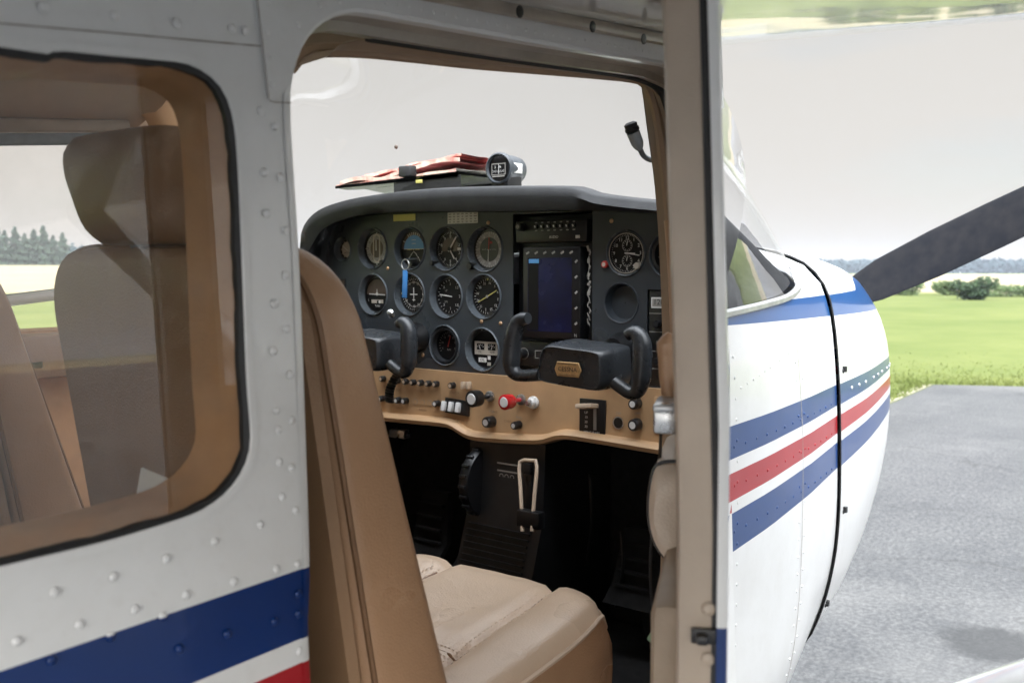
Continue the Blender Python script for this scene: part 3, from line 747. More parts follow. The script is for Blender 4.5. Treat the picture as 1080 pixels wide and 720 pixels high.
# inner door panel below the window, top rail and front rail
prof2 = [(0.02, .010), (dlen-.045, .010), (dlen-.045, thick-.001), (.02, thick-.004)]
dk_.loft([[dpt(s, n, z) for s, n in prof2] for z in (dz0, -.09)], True, True, smooth=False)
dk_.loft([[dpt(s, n, z) for s, n in prof2] for z in (.19, dz1)], True, True, smooth=False)
dk_.loft([[dpt(s, n, z) for s, n in [(.02, .01), (.075, .01), (.075, thick-.004), (.02, thick-.004)]] for z in (-.09, .19)], True, True, smooth=False)
do = dk_.build('cabin_door', M['post'], plane, auto=35)
dsk = MB()
dsk.loft([[dpt(s, n, z) for s, n in [(0, 0), (dlen, 0), (dlen+.002, .0005), (dlen+.003, .002), (dlen+.003, .0066), (dlen-.02, .0068), (0, .0056)]] for z in (dz0-.02, -.095)], True, True, smooth=False)
dsk.loft([[dpt(s, n, z) for s, n in [(dlen-.06, 0), (dlen, 0), (dlen+.002, .0005), (dlen+.003, .002), (dlen+.003, .0066), (dlen-.02, .0068), (dlen-.06, .0056)]] for z in [-.095+(dz1+.095)*i/12 for i in range(13)]], True, True, smooth=False)
dsk.loft([[dpt(s, n, z) for s, n in [(0, 0), (dlen-.06, 0), (dlen-.06, .0056), (0, .0056)]] for z in (.20, dz1)], True, True, smooth=False)
DREAR = [(-1, 0, 0, 0, (0, 0, 0))]
M['doorskin'] = paint('white_door_paint', [band(.4, -.275, 1.2, -.240, -.222, -.2, BLUE), band(.4, -.34, 1.2, -.30, -.29, -.262, RED)], wob=.2)
dso = dsk.build('door_skin', M['doorskin'], do)
sl = MB()
sl.loft([[dpt(s, n, z) for s, n in [(dlen-.01, .0067), (dlen+.0005, .0069), (dlen+.0012, .0085), (dlen+.0003, .0113), (dlen-.01, .0116)]] for z in zs_], True, True)
sl.build('door_seal', M['rubber'], do)
gw = MB(); gw.add([dpt(.07, .008, -.09), dpt(dlen-.05, .008, -.09), dpt(dlen-.05, .008, .19), dpt(.07, .008, .19)], [(0, 1, 2, 3)], 0, False); gw.build('door_window', M['shield'], do, recalc=False)
# latch and its two rivets
def on_edge(px, py):             # a point of the trailing edge face
    d = ray(px, py); n0 = dd; t = ((hinge+dd*dlen-CAM).dot(n0))/d.dot(n0); return CAM+d*t
toc = dd
la = MB(); c = on_edge(742, 669); la.box(c+toc*.002, (.004, .015, .0095), rot=Matrix.Rotation(math.atan2(dd.y, dd.x), 3, 'Z'), bev=.001)
la.box(c+toc*.006+dn*.0005, (.012, .007, .006), rot=Matrix.Rotation(math.atan2(dd.y, dd.x), 3, 'Z'), bev=.0015); la.build('door_latch', M['black'], do)
for px, py in [(747.5, 642), (746.5, 694.5)]:
    r_ = MB(); r_.dome(on_edge(px, py), toc, .0046, .0022, 14); r_.build('latch_rivet', M['post'], do)
# things on the inner face of the door
dist_s = lambda dep: dlen-(dep-.6)
ar = MB()
def inner(px, py, s):            # the point at door station s seen at px, py
    d = ray(px, py); o = hinge+dd*s; t = ((o-CAM).dot(dd))/d.dot(dd); return CAM+d*t
s0 = dlen-.26
q = [inner(px, py, s0) for px, py in [(698, 490), (689, 497), (684, 520), (683, 545), (687, 568), (697, 588), (712, 600), (722, 590), (724, 500)]]
ctr = sum(q, Vector())/len(q)
qs = spline(q, 36, True)
rot_s = dd
ar.loft([[ctr+(p-ctr)*f+rot_s*o for p in qs] for f, o in [(.55, .006), (.8, .002), (.93, -.004), (1.0, -.016), (1.0, -.16), (.9, -.20), (.6, -.21)]], True, True)
aro = ar.build('door_armrest', M['armrest'], do)
app = MB(); app.tube([ctr+(p-ctr)*1.0+rot_s*(-.012) for p in qs+qs[:1]], .0018, 6); app.build('armrest_piping', M['black'], aro)
hd = MB(); c = inner(704, 438, dlen-.22); Rm = Matrix.Rotation(math.atan2(dd.y, dd.x), 3, 'Z')
hd.box(c+Vector((0, 0, -.002)), (.05, .020, .020), rot=Rm, bev=.003); hd.box(c+Vector((0, 0, .0095)), (.06, .021, .007), rot=Rm, bev=.003); hd.build('inner_door_handle', M['silver'], do)
pu = MB()
pth = [inner(708, 352, dlen-.25), inner(703, 366, dlen-.25), inner(703.5, 384, dlen-.25), inner(705, 405, dlen-.25), inner(708, 432, dlen-.25)]
pu.tube(spline(pth, 14), [.004, .007, .009, .008, .0075, .0075, .0075, .0075, .0075, .007, .007, .006, .006, .005], 10, flat=(1, 1)); pu.build('door_pull', M['leather'], do)
pk = MB(); pk.box(inner(714, 690, dlen-.2), (.2, .03, .15), rot=Rm, bev=.01); pk.build('door_pocket', M['trim'], do)

# ================================================================== INSTRUMENT PANEL
XP = 1.44
GL_TOP = [(308, 330), (311, 300), (314.6, 269), (319, 241), (334, 223), (362, 212), (402, 204.6), (450, 200), (502, 198), (560, 197.3), (600, 198), (614, 201), (627, 205.5), (660, 210), (700, 214), (726, 217.5), (746, 223), (759, 236), (765, 258), (768, 300), (769, 330)]
GL_LOW = [(318, 330), (321, 300), (324, 271), (340.5, 243), (371, 230), (411, 225), (481, 224), (533, 223.6), (580, 223), (627, 222.5), (700, 225.6), (725, 228), (742, 233), (753, 246), (758, 266), (761, 300), (762, 330)]
low = [at_x(a, b, XP-.002) for a, b in GL_LOW]
pan_top = [(min(-p.y, .486), p.z) for p in low]          # (u = to starboard, z)
ztan = -.197
pan = [( -.50, ztan)] + [p for p in pan_top if p[0] < .485] + [(.487, pan_top[-1][1]), (.487, ztan)]
GA = [  # px, py, hole radius (m), face radius, kind
 ('suction_gauge', 361.5, 263, .0245, .0205), ('direction_finder', 392.8, 262, .0405, .036), ('attitude_indicator', 432, 262.5, .0405, .0365), ('altimeter', 470.5, 262.5, .0405, .0365), ('course_indicator', 511.5, 263, .0405, .0365),
 ('turn_coordinator', 393.5, 310.5, .0405, .0365), ('heading_indicator', 432, 310.5, .0405, .0365), ('vertical_speed_indicator', 470.5, 312.5, .0405, .0365), ('navigation_indicator', 510, 312.8, .0405, .0365),
 ('tachometer', 469, 364, .0375, .0325), ('engine_gauge', 508.5, 368.5, .0395, .036), ('clock', 660, 267, .0365, .034), ('pressure_gauge', 706, 268.5, .036, .033), ('blanked_hole', 655, 319.5, .0325, .0290), ]
holes = []
for nm, px, py, rh, rf_ in GA:
    c = at_x(px, py, XP); u0, z0 = -c.y, c.z
    holes.append([(u0+rh*1.08*math.cos(2*PI*k/40), z0+rh*1.08*math.sin(2*PI*k/40)) for k in range(40)])
# centre radio stack cut-out and right hand radio cut-out
cL, cR = at_x(541, 300, XP), at_x(624.5, 300, XP)
zst = (at_x(580, 224.5, XP).z)
stackhole = [(-cL.y, ztan+.006), (-cR.y, ztan+.006), (-cR.y, zst), (-cL.y, zst)]
rL = at_x(683, 306, XP); rR = at_x(724, 306, XP); zr0, zr1 = at_x(694, 412, XP).z, at_x(694, 305.5, XP).z
rE = min(-rR.y, .48)
radiohole = [(-rL.y, max(zr0, ztan+.006)), (rE, max(zr0, ztan+.006)), (rE, zr1), (-rL.y, zr1)]
ip = MB()
plate(ip, pan, holes+[stackhole, radiohole], lambda u, v, d: Vector((XP+d, -u, v)), .003)
for nm, px, py, rh, rf_ in GA:
    c = at_x(px, py, XP); L = Local(c)
    rs = [(rh*1.08, -.0005), (rh*1.07, .0012), (rh*1.055, .0024), (rh*1.035, .0030), (rh*1.015, .0026), (rh*.995, .0012), (rh*.975, -.002), (rf_*1.05, -.008), (rf_*1.03, -.013)]
    if nm == 'blanked_hole': rs = [(rh*1.08, 0), (rh*1.05, .0015), (rh*.98, .0005), (rh*.86, -.014), (rh*.4, -.0145), (.001, -.0146)]
    ip.loft([[L(r*math.cos(2*PI*k/40), r*math.sin(2*PI*k/40), h) for k in range(40)] for r, h in rs], True, False, 0 if nm == 'blanked_hole' else 1)
ipo = ip.build('instrument_panel', [M['panel'], M['rim']], plane, auto=30)
GM = [M['face'], M['white_mark'], M['grey_mark'], M['sky_mark'], M['brown_mark'], M['bezel'], M['red_mark'], M['yellow_mark'], M['cream_mark'], M['black']]
def ticks(mb, L, r, n, ln, w, mi=1, a0=0, a1=2*PI, h=.0005):
    for i in range(n):
        a = a0+(a1-a0)*i/(n if abs(a1-a0-2*PI) < 1e-6 else n-1)
        put_quad(mb, L, (r-ln/2)*math.sin(a), (r-ln/2)*math.cos(a), w, ln, mi, h, -a)
def nums(mb, L, labels, r, size, a0=0, step=None, mi=1, upright=True):
    st_ = step or 2*PI/len(labels)
    for i, s_ in enumerate(labels):
        a = a0+st_*i
        if s_: put_text(mb, L, s_, r*math.sin(a), r*math.cos(a), size, mi, .0006, 0 if upright else -a)
def needle(mb, L, a, ln, w, mi=1, tail=0, h=.0022):
    put_quad(mb, L, math.sin(a)*(ln-tail)/2, math.cos(a)*(ln-tail)/2, w, ln+tail, mi, h, -a, .0006)
def knob(mb, L, u, v, r, ln, mi=9, mi2=None):
    n = 18
    for (ra, rb_, ha, hb) in ((r, r, 0, ln*.8), (r, r*.85, ln*.8, ln)):
        V = [L(u+ra*math.cos(2*PI*k/n), v+ra*math.sin(2*PI*k/n), ha) for k in range(n)]+[L(u+rb_*math.cos(2*PI*k/n), v+rb_*math.sin(2*PI*k/n), hb) for k in range(n)]
        mb.add(V, [(k, (k+1) % n, n+(k+1) % n, n+k) for k in range(n)], mi)
    put_disc(mb, L, u, v, r*.85, mi, ln, n)
    if mi2 is not None: put_disc(mb, L, u, v, r*.58, mi2, ln+.0005, n)
for nm, px, py, rh, r in GA:
    if nm == 'blanked_hole': continue
    c = at_x(px, py, XP)+Vector((.013, 0, 0)); L = Local(c); g = MB()
    put_disc(g, L, 0, 0, r*1.03, 0, 0, 40)
    put_disc(g, L, 0, 0, r*1.03, 5, .0012, 40, r2=r*.95)
    if nm == 'suction_gauge':
        put_disc(g, L, 0, 0, r*.80, 8, .0004, 30); ticks(g, L, r*.95, 12, r*.15, .0009, 1); needle(g, L, -1.0, r*.6, .0014, 1, .004); put_text(g, L, 'SUCTION', 0, -r*.35, r*.2, 0, .0008)
    elif nm == 'direction_finder':
        put_disc(g, L, 0, 0, r*.86, 2, .0004, 36, r2=r*.52); ticks(g, L, r*.84, 36, r*.14, .0007, 1); ticks(g, L, r*.93, 4, r*.1, .0012, 1)
        put_disc(g, L, 0, 0, r*.52, 4, .0006, 30)
        for s_ in (-1, 1): put_quad(g, L, s_*.009, .002, .0034, r*1.1, 8, .0012, 0)
        put_disc(g, L, 0, r*.55, .0107, 8, .0012, 16, r2=.0073, a0=0, a1=PI); put_disc(g, L, 0, -r*.52, .0107, 8, .0012, 16, r2=.0073, a0=PI, a1=2*PI)
        needle(g, L, 0, r*.5, .002, 1, .004); nums(g, L, ['0', '3', '6', '9', '12', '15', '18', '21', '24', '27', '30', '33'], r*.7, r*.17, mi=0)
        knob(g, L, r*.55, -r*.78, .0045, .010)
    elif nm == 'attitude_indicator':
        put_disc(g, L, 0, 0, r*.80, 3, .0005, 32, a0=0, a1=PI); put_disc(g, L, 0, 0, r*.80, 0, .0005, 32, a0=PI, a1=2*PI)
        put_disc(g, L, 0, 0, r*.93, 4, .0006, 32, r2=r*.76, a0=0, a1=PI)
        for a in (-1.05, -.52, -.35, -.17, 0, .17, .35, .52, 1.05): put_quad(g, L, math.sin(a)*r*.84, math.cos(a)*r*.84, .0012, r*.16, 1, .001, -a)
        put_quad(g, L, 0, 0, r*1.5, .0011, 1, .001)
        for k in range(3):
            for s_ in (-1, 1): put_quad(g, L, s_*(.004+.0055*k), -r*(.22+.17*k), .0009, r*.28, 1, .001, s_*(.9-.2*k))
        put_quad(g, L, -.011, -.001, .012, .0013, 7, .002); put_quad(g, L, .011, -.001, .012, .0013, 7, .002); put_quad(g, L, 0, -.001, .002, .002, 7, .002)
        for v in (.3, .5): put_quad(g, L, 0, r*v, r*.3, .0008, 1, .001)
        knob(g, L, 0, -r*.82, .0055, .012)
    elif nm == 'altimeter':
        put_disc(g, L, 0, 0, r*.62, 4, .0004, 32, a0=-.2, a1=PI+.2)
        ticks(g, L, r*.92, 50, r*.09, .0006, 1); ticks(g, L, r*.92, 10, r*.16, .0012, 1); nums(g, L, [str(i) for i in range(10)], r*.66, r*.23)
        needle(g, L, .62, r*.78, .0030, 1, .006); needle(g, L, 2.55, r*.62, .0022, 1, .004, .0032); put_disc(g, L, 0, 0, .0042, 0, .0042, 14); put_quad(g, L, r*.62, -r*.0, .009, .005, 1, .0008)
        knob(g, L, -r*.9, -r*.75, .0052, .022)
    elif nm == 'course_indicator':
        put_disc(g, L, 0, 0, r*.92, 2, .0004, 36, r2=r*.62); ticks(g, L, r*.92, 36, r*.10, .0008, 1); nums(g, L, ['0', '3', '6', '9', '12', '15', '18', '21', '24', '27', '30', '33'], r*.73, r*.18)
        put_disc(g, L, 0, 0, r*.60, 9, .0006, 30)
        for k in range(-4, 5): put_disc(g, L, k*r*.11, 0, .0007, 1, .001, 8)
        needle(g, L, .06, r*.62, .0013, 6, 0); needle(g, L, .06, 0, .0013, 1, r*.62); put_quad(g, L, .005, r*.36, .006, .004, 6, .0012)
        knob(g, L, -r*.9, -r*.85, .0068, .022)
    elif nm == 'turn_coordinator':
        put_disc(g, L, 0, 0, r*.86, 4, .0005, 32, a0=.0, a1=PI)
        put_quad(g, L, 0, 0, r*1.3, .0022, 1, .0016, -.03); put_disc(g, L, 0, .001, .0035, 1, .002, 12); put_quad(g, L, 0, .006, .0016, .01, 1, .0018)
        put_quad(g, L, 0, -r*.40, r*.95, r*.2, 8, .001); put_quad(g, L, r*.05, -r*.42, r*.14, r*.16, 0, .0014); put_disc(g, L, r*.2, -r*.42, r*.09, 1, .0016, 12)
        put_text(g, L, 'TURN', 0, -r*.66, r*.15, 1, .0008); nums(g, L, ['L', 'R'], r*.78, r*.18, -2.0, 4.0)
    elif nm == 'heading_indicator':
        put_disc(g, L, 0, 0, r*.70, 2, .0004, 36, r2=r*.66); ticks(g, L, r*.9, 36, r*.12, .0008, 1); nums(g, L, ['N', '3', '6', 'E', '12', '15', 'S', '21', '24', 'W', '30', '33'], r*.66, r*.19, .5)
        put_quad(g, L, 0, 0, r*.55, .0018, 1, .0012); put_quad(g, L, 0, 0, .0018, r*.75, 1, .0012); put_quad(g, L, 0, -r*.3, r*.22, .0014, 1, .0012)
        for s_ in (-1, 1): put_quad(g, L, s_*r*.92, r*.05, .004, .004, 7, .0012)
        knob(g, L, r*.6, -r*.8, .005, .014)
    elif nm == 'vertical_speed_indicator':
        ticks(g, L, r*.9, 24, r*.1, .0008, 1, .6, 2*PI-.1); nums(g, L, ['0', '.5', '1', '1.5', '2', '1.5', '1', '.5'], r*.66, r*.2, -PI/2)
        needle(g, L, -PI/2+.12, r*.72, .0019, 1, .006); put_text(g, L, 'UP', -r*.3, r*.3, r*.15, 2); put_text(g, L, 'DN', -r*.3, -r*.3, r*.15, 2)
    elif nm == 'navigation_indicator':
        ticks(g, L, r*.92, 36, r*.1, .0008, 1); nums(g, L, ['N', '3', '6', 'E', '12', '15', 'S', '21', '24', 'W', '30', '33'], r*.7, r*.19, .2)
        needle(g, L, 1.1, r*.72, .0016, 7, r*.68); put_disc(g, L, 0, 0, .003, 2, .003, 12); put_quad(g, L, 0, r*.9, .004, .004, 7, .001); knob(g, L, r*.55, -r*.85, .006, .016)
    elif nm == 'tachometer':
        g.loft([[L(q*math.cos(2*PI*k/32), q*math.sin(2*PI*k/32), h) for k in range(32)] for q, h in [(r*1.06, .010), (r*1.02, .016), (r*.94, .015), (r*.90, .004)]], True, False, 5)
        ticks(g, L, r*.8, 20, r*.12, .0009, 2, -2.1, 2.1); nums(g, L, ['5', '10', '15', '20', '25', '30', '35'], r*.55, r*.18, -2.0, .66, 2); needle(g, L, .3, r*.6, .0014, 6, .004)
        put_text(g, L, 'RPM', 0, -r*.3, r*.16, 2); put_disc(g, L, 0, 0, r*.84, 6, .0007, 10, r2=r*.78, a0=-.1, a1=.4)
    elif nm == 'engine_gauge':
        put_quad(g, L, 0, r*.05, r*1.6, r*.7, 8, .0008); put_quad(g, L, -r*.38, r*.12, r*.52, r*.34, 0, .0012); put_quad(g, L, r*.38, r*.12, r*.52, r*.34, 0, .0012)
        for s_ in (-1, 1):
            ticks(g, Local(c+Vector((-.0006, -s_*r*.38, r*.0))), r*.26, 5, r*.08, .001, 1, -1.0, 1.0, .001); needle(g, Local(c+Vector((0, -s_*r*.38, -r*.02))), .3*s_, r*.24, .001, 1)
            put_text(g, L, 'OIL' if s_ < 0 else 'TEMP', s_*r*.42, -r*.16, r*.15, 0, .0016)
        put_quad(g, L, -r*.25, -r*.58, r*.55, r*.24, 1, .001); put_text(g, L, 'OIL', -r*.25, -r*.58, r*.2, 0, .0014); put_quad(g, L, r*.2, -r*.45, r*.2, r*.2, 1, .001); put_quad(g, L, r*.2, -r*.78, r*.24, r*.18, 8, .001)
    elif nm == 'clock':
        put_disc(g, L, 0, 0, r*1.06, 5, .012, 40, r2=r*.95); put_disc(g, L, 0, 0, r*1.0, 8, .0125, 40, r2=r*.965)
        L2 = Local(c+Vector((-.008, 0, 0))); put_disc(g, L2, 0, 0, r*.97, 0, 0, 40)
        ticks(g, L2, r*.93, 60, r*.06, .0006, 1); nums(g, L2, ['12', '1', '2', '3', '4', '5', '6', '7', '8', '9', '10', '11'], r*.76, r*.24)
        for v in (.38, -.38):
            put_disc(g, L2, 0, r*v, r*.30, 2, .0006, 24, r2=r*.27); ticks(g, Local(L2.c+Vector((0, 0, r*v))), r*.27, 12, r*.08, .0007, 1); needle(g, Local(L2.c+Vector((0, 0, r*v))), .2, r*.22, .0012, 1)
        needle(g, L2, 1.72, r*.74, .0016, 1, .004); needle(g, L2, 1.62, r*.5, .0024, 1, .003, .003)
        knob(g, L2, r*.72, -r*.62, .0058, .012, 8); knob(g, L2, -r*1.16, -r*.55, .0062, .012, 6, 8)
    else:
        ticks(g, L, r*.9, 10, r*.14, .001, 2, -2.2, 2.2); needle(g, L, -.6, r*.7, .0014, 1, .004); nums(g, L, ['10', '20', '30', '40', '50'], r*.6, r*.2, -1.8, .9, 2)
        g.loft([[L(q*math.cos(2*PI*k/32), q*math.sin(2*PI*k/32), h) for k in range(32)] for q, h in [(r*1.05, .008), (r*1.0, .013), (r*.86, .012), (r*.82, .002)]], True, False, 5)
    g.build(nm, GM, ipo, auto=30)
# glareshield
gs = MB()
N = 70
gt0 = spline([at_x(a, b, XP-.065) for a, b in GL_TOP], N); gt1 = spline([at_x(a, b+9, XP-.072) for a, b in GL_TOP], N); gt2 = spline([at_x(a, b, XP-.06) for a, b in [(x, y-1) for x, y in GL_LOW]], N)
gl3 = spline([at_x(a, b, XP+.003) for a, b in GL_LOW], N)
for L_ in (gt0, gt1, gt2, gl3):
    for p in L_: p.y = min(.528, max(p.y, -.470))
gtop2 = [p+Vector((.03, 0, .0045)) for p in gt0]
gfar = resample([p+Vector((-.010, -.010 if p.y > .1 else (.010 if p.y < -.1 else 0), .002)) for p in reversed(B_) if p.x > 1.385], N)
gs.loft([gl3, gt2, gt1, [a.lerp(b, .8) for a, b in zip(gt1, gt0)], gt0, gtop2, [a.lerp(b, .5)+Vector((0, 0, .002)) for a, b in zip(gtop2, gfar)], gfar], False)
gso = gs.build('glareshield', M['pad'], plane, auto=60)

# placards, screws and buttons on the panel
def patch(name, px, py, wpx, hpx, m, txt=None, tm=None, rows=0):
    c = at_x(px, py, XP-.0015); k = (c-CAM).dot(F_)/FPX
    L = Local(c); b = MB(); put_quad(b, L, 0, 0, wpx*k*1.24, hpx*k, 0, 0, 0, .0006)
    if rows:
        for i in range(rows):
            for j in range(7): put_quad(b, L, (-.42+.14*j)*wpx*k*1.24, (.34-.68*i/(rows-1))*hpx*k, wpx*k*(.06+.07*random.random()), hpx*k*.10, 1, .0008)
    if txt: put_text(b, L, txt, 0, 0, hpx*k*.7, 1, .0008)
    return b.build(name, [m, tm or M['grey_mark']], ipo)
patch('yellow_placard', 426.5, 229.5, 26, 7, M['yellow_mark'])
patch('correction_card', 488, 229.7, 34, 12, M['white_mark'], tm=M['grey_mark'], rows=4)
for px, py in [(515, 235), (409, 283), (333, 261.5), (376, 336), (446, 374), (508, 339), (528, 341), (645, 233), (700, 240)]:
    bs = MB(); bs.dome(at_x(px, py, XP), (-1, 0, 0), .0042, .003, 12)
    bs.build('panel_screw', M['brass'], ipo)
hk = MB(); c = at_x(336, 276, XP); hk.lathe([(.008, 0), (.008, .01), (.005, .012), (.005, .035)], c, (-1, -.3, 0), 14); hk.build('ignition_switch', M['silver'], ipo)
sq = MB(); c = at_x(360, 300, XP); put_quad(sq, Local(c), 0, 0, .030, .024, 0, 0, 0, .002); put_quad(sq, Local(c), 0, 0, .024, .018, 1, .0025); sq.build('annunciator', [M['black'], M['brown_mark']], ipo)

# centre stack
XS = XP+.006
stb = MB()
w = cL.y-cR.y; cz = (ztan+zst)/2; cyc = (cL.y+cR.y)/2
stb.box((XS+.06, cyc, cz), (.10, w-.002, zst-ztan-.006), bev=.002)
sto = stb.build('radio_stack', M['black'], ipo)
def pxbox(mb, px0, py0, px1, py1, x, d, mi=0, bev=.002):
    a = at_x(px0, (py0+py1)/2, x); b = at_x(px1, (py0+py1)/2, x); t_ = at_x((px0+px1)/2, py0, x).z; bt = at_x((px0+px1)/2, py1, x).z
    mb.box((x+d/2, (a.y+b.y)/2, (t_+bt)/2), (d, abs(a.y-b.y), t_-bt), mi=mi, bev=bev); return Local((x, (a.y+b.y)/2, (t_+bt)/2)), abs(a.y-b.y), t_-bt
ra = MB(); L, w_, h_ = pxbox(ra, 544, 232, 619, 255.5, XP-.004, .02)
knob(ra, L, -w_*.40, h_*.22, .0075, .014, 0)
put_disc(ra, L, -w_*.40, h_*.22, .004, 2, .0148, 12)
for i in range(7):
    put_quad(ra, L, -w_*.2+i*w_*.088, h_*.22, w_*.05, h_*.16, 0, .0, 0, .004); put_quad(ra, L, -w_*.2+i*w_*.088, h_*.22, w_*.016, h_*.10, 1, .0045, .5)
    put_quad(ra, L, -w_*.2+i*w_*.088, h_*.40, w_*.03, h_*.05, 2, .0008)
    put_quad(ra, L, -w_*.2+i*w_*.088, h_*.04, w_*.035, h_*.05, 2, .0008)
put_text(ra, L, 'AUDIO', w_*.05, -h_*.27, h_*.16, 1, .0008); put_quad(ra, L, w_*.38, -h_*.28, w_*.06, h_*.14, 1, .0008)
ra.build('audio_panel', [M['black'], M['white_mark'], M['grey_mark']], ipo)
gpz = MB(); L, w_, h_ = pxbox(gpz, 551, 260, 612, 357.5, XP-.012, .03, bev=.004)
put_quad(gpz, L, -w_*.02, -h_*.02, w_*.76, h_*.80, 1, .0006)
for i in range(6): put_quad(gpz, L, -w_*.40+i*w_*.15, h_*.435, w_*.06, h_*.022, 2, .0008, .5)
for i in range(5): put_quad(gpz, L, w_*.435, h_*(.34-.165*i), w_*.05, h_*.022, 2, .0008, .7)
put_text(gpz, L, 'N', w_*.43, -h_*.45, h_*.05, 2, .0008)
# what the moving map shows: darker land on the left, a small bright data field
put_quad(gpz, L, -w_*.29, h_*.345, w_*.18, h_*.045, 3, .001); put_quad(gpz, L, -w_*.30, -h_*.05, w_*.18, h_*.72, 4, .0009)
gpz.build('navigation_display', [M['black'], M['screen'], M['grey_mark'], M['sky_mark'], M['face']], ipo)
lr = MB(); L, w_, h_ = pxbox(lr, 544, 361, 620, 388, XP-.004, .02)
knob(lr, L, -w_*.38, 0, .009, .016, 0); put_disc(lr, L, -w_*.38, 0, .011, 2, .0008, 20, r2=.0098); put_text(lr, L, 'NAV', -w_*.1, -h_*.25, h_*.2, 2, .0008)
put_quad(lr, L, -w_*.17, 0, w_*.10, h_*.32, 2, .0006); put_quad(lr, L, -w_*.17, 0, w_*.08, h_*.26, 0, .0008); put_quad(lr, L, w_*.2, h_*.1, w_*.5, h_*.4, 1, .0006)
lr.build('radio', [M['black'], M['face'], M['grey_mark']], ipo)
wr = MB()          # worn paint along the right edge of the stack
for i in range(26):
    c = at_x(621.3+random.uniform(-1.2, 1.2), 262+i*3.2+random.uniform(-1, 1), XP-.002)
    put_quad(wr, Local(c), 0, 0, random.uniform(.002, .006) if i < 16 else .002, random.uniform(.004, .010), 0, .0006+.00002*i, random.uniform(-.5, .5))
wr.build('worn_edge', M['grey_mark'], ipo)
rr = MB(); L, w_, h_ = pxbox(rr, 684, 307, 724, 410, XP+.001, .03)
put_quad(rr, L, -w_*.18, h_*.38, w_*.5, h_*.11, 1, .0008); put_quad(rr, L, -w_*.18, h_*.38, w_*.44, h_*.08, 2, .001); put_text(rr, L, '1200', -w_*.18, h_*.385, h_*.085, 0, .0014)
for v in (.27, .08, -.12, -.30): put_quad(rr, L, 0, h_*v, w_*.96, .0012, 2, .0008)
knob(rr, L, -w_*.22, h_*.0+h_*.16, .0065, .012, 0, 3); knob(rr, L, -w_*.2, -h_*.22, .006, .012, 0, 3); put_text(rr, L, 'R T ON', -w_*.1, -h_*.03, h_*.05, 2, .001)
rr.build('transponder', [M['black'], M['white_mark'], M['grey_mark'], M['bezel']], ipo)

# ---- tan lower panel
XT = XP-.012
LIP = [(300, 428), (360, 433), (409, 438), (465, 443), (480, 446), (490, 452), (500, 457), (520, 459.5), (560, 461.5), (577, 461), (590, 457), (604, 456.5), (635, 461), (672, 467), (709, 473), (760, 481), (800, 490)]
lipp = spline([at_x(a, b, XT) for a, b in LIP], 80)
tpn = MB()
top_ = [Vector((XT, p.y, ztan+.004)) for p in lipp]
rings = [[p+Vector((.010, 0, 0)) for p in top_], top_, [a.lerp(b, .5) for a, b in zip(top_, lipp)], [p+Vector((-.002, 0, .007)) for p in lipp], [p+Vector((-.012, 0, .004)) for p in lipp], [p+Vector((-.017, 0, -.002)) for p in lipp], [p+Vector((-.015, 0, -.009)) for p in lipp], [p+Vector((-.004, 0, -.012)) for p in lipp], [p+Vector((.03, 0, -.012)) for p in lipp]]
tpn.loft(rings, False)
tpo = tpn.build('lower_panel', M['tan_panel'], plane, auto=45)
KM = [M['black'], M['white_plastic'], M['bezel'], M['silver'], M['red'], M['beige_plastic'], M['white_mark'], M['tan_panel'], M['grey_mark']]
def T(px, py, off=.0023): return Local(at_x(px, py, XT)+Vector((-off, 0, 0)))
# circuit breakers
cb = [(406, 399), (421.5, 401), (430, 402), (438, 402.7), (446, 403.3), (454, 404), (462, 404.6)]
for px, py in cb:
    k = MB(); knob(k, T(px, py), 0, 0, .0062, .010, 0); put_disc(k, T(px, py), 0, 0, .0035, 5, .0106, 14); k.build('circuit_breaker', KM, tpo)
for px, py in [(405, 420), (414.5, 421), (422.5, 421.6), (430, 422.2), (463.3, 425)]:
    k = MB(); knob(k, T(px, py), 0, 0, .0066, .012, 0, 1); k.build('push_switch', KM, tpo)
for px, py in [(439, 423.2), (446.7, 424), (454.5, 425)]:
    k = MB(); put_disc(k, T(px, py), 0, 0, .0062, 8, .0006, 18); put_disc(k, T(px, py), 0, 0, .0055, 7, .0009, 18); k.build('blanking_plug', KM, tpo)
k = MB(); knob(k, T(479.5, 406), 0, 0, .0062, .012, 0, 5); k.build('push_switch', KM, tpo)
for px in (491, 496.5):
    k = MB(); k.box(T(px, 406)(0, 0, .004), (.012, .006, .014), mi=5, bev=.0015); k.build('rocker_switch', KM, tpo)
sp = MB(); L = T(483, 428.5); kq = 1.68e-3; put_quad(sp, L, .002, 0, .060, .029, 0, 0, -.05, .004); spo = sp.build('switch_plate', KM, tpo)
for px, py in [(471.7, 427.5), (479.2, 428.3), (486.7, 429.2)]:
    k = MB(); k.box(T(px, py)(0, 0, .0075), (.010, .0085, .019), rot=Matrix.Rotation(.25, 3, 'Y'), mi=1, bev=.0015); k.build('rocker_switch', KM, spo)
def pushrod(name, px, py, mi, r, ln, dirv, endmi, tip=1.0):
    b = MB(); L = T(px, py); c = L.c; d = Vector(dirv).normalized()
    b.lathe([(.004, 0), (.004, ln*.5), (r*.5, ln*.52), (r*.95, ln*.62), (r, ln*.72), (r, ln*.97), (r*.8, ln)], c, d, 20, mi)
    b.lathe([(r*.66, ln), (r*.62, ln+.001)], c, d, 20, endmi)
    b.lathe([(.010, 0), (.010, .004), (.007, .006)], c, d, 16, 3); return b.build(name, KM, tpo)
pushrod('throttle_knob', 518, 417.5, 0, .0155, .055, (-1, 0, .0), 1)
pushrod('mixture_knob', 551, 421, 4, .0140, .052, (-1, 0, .0), 1)
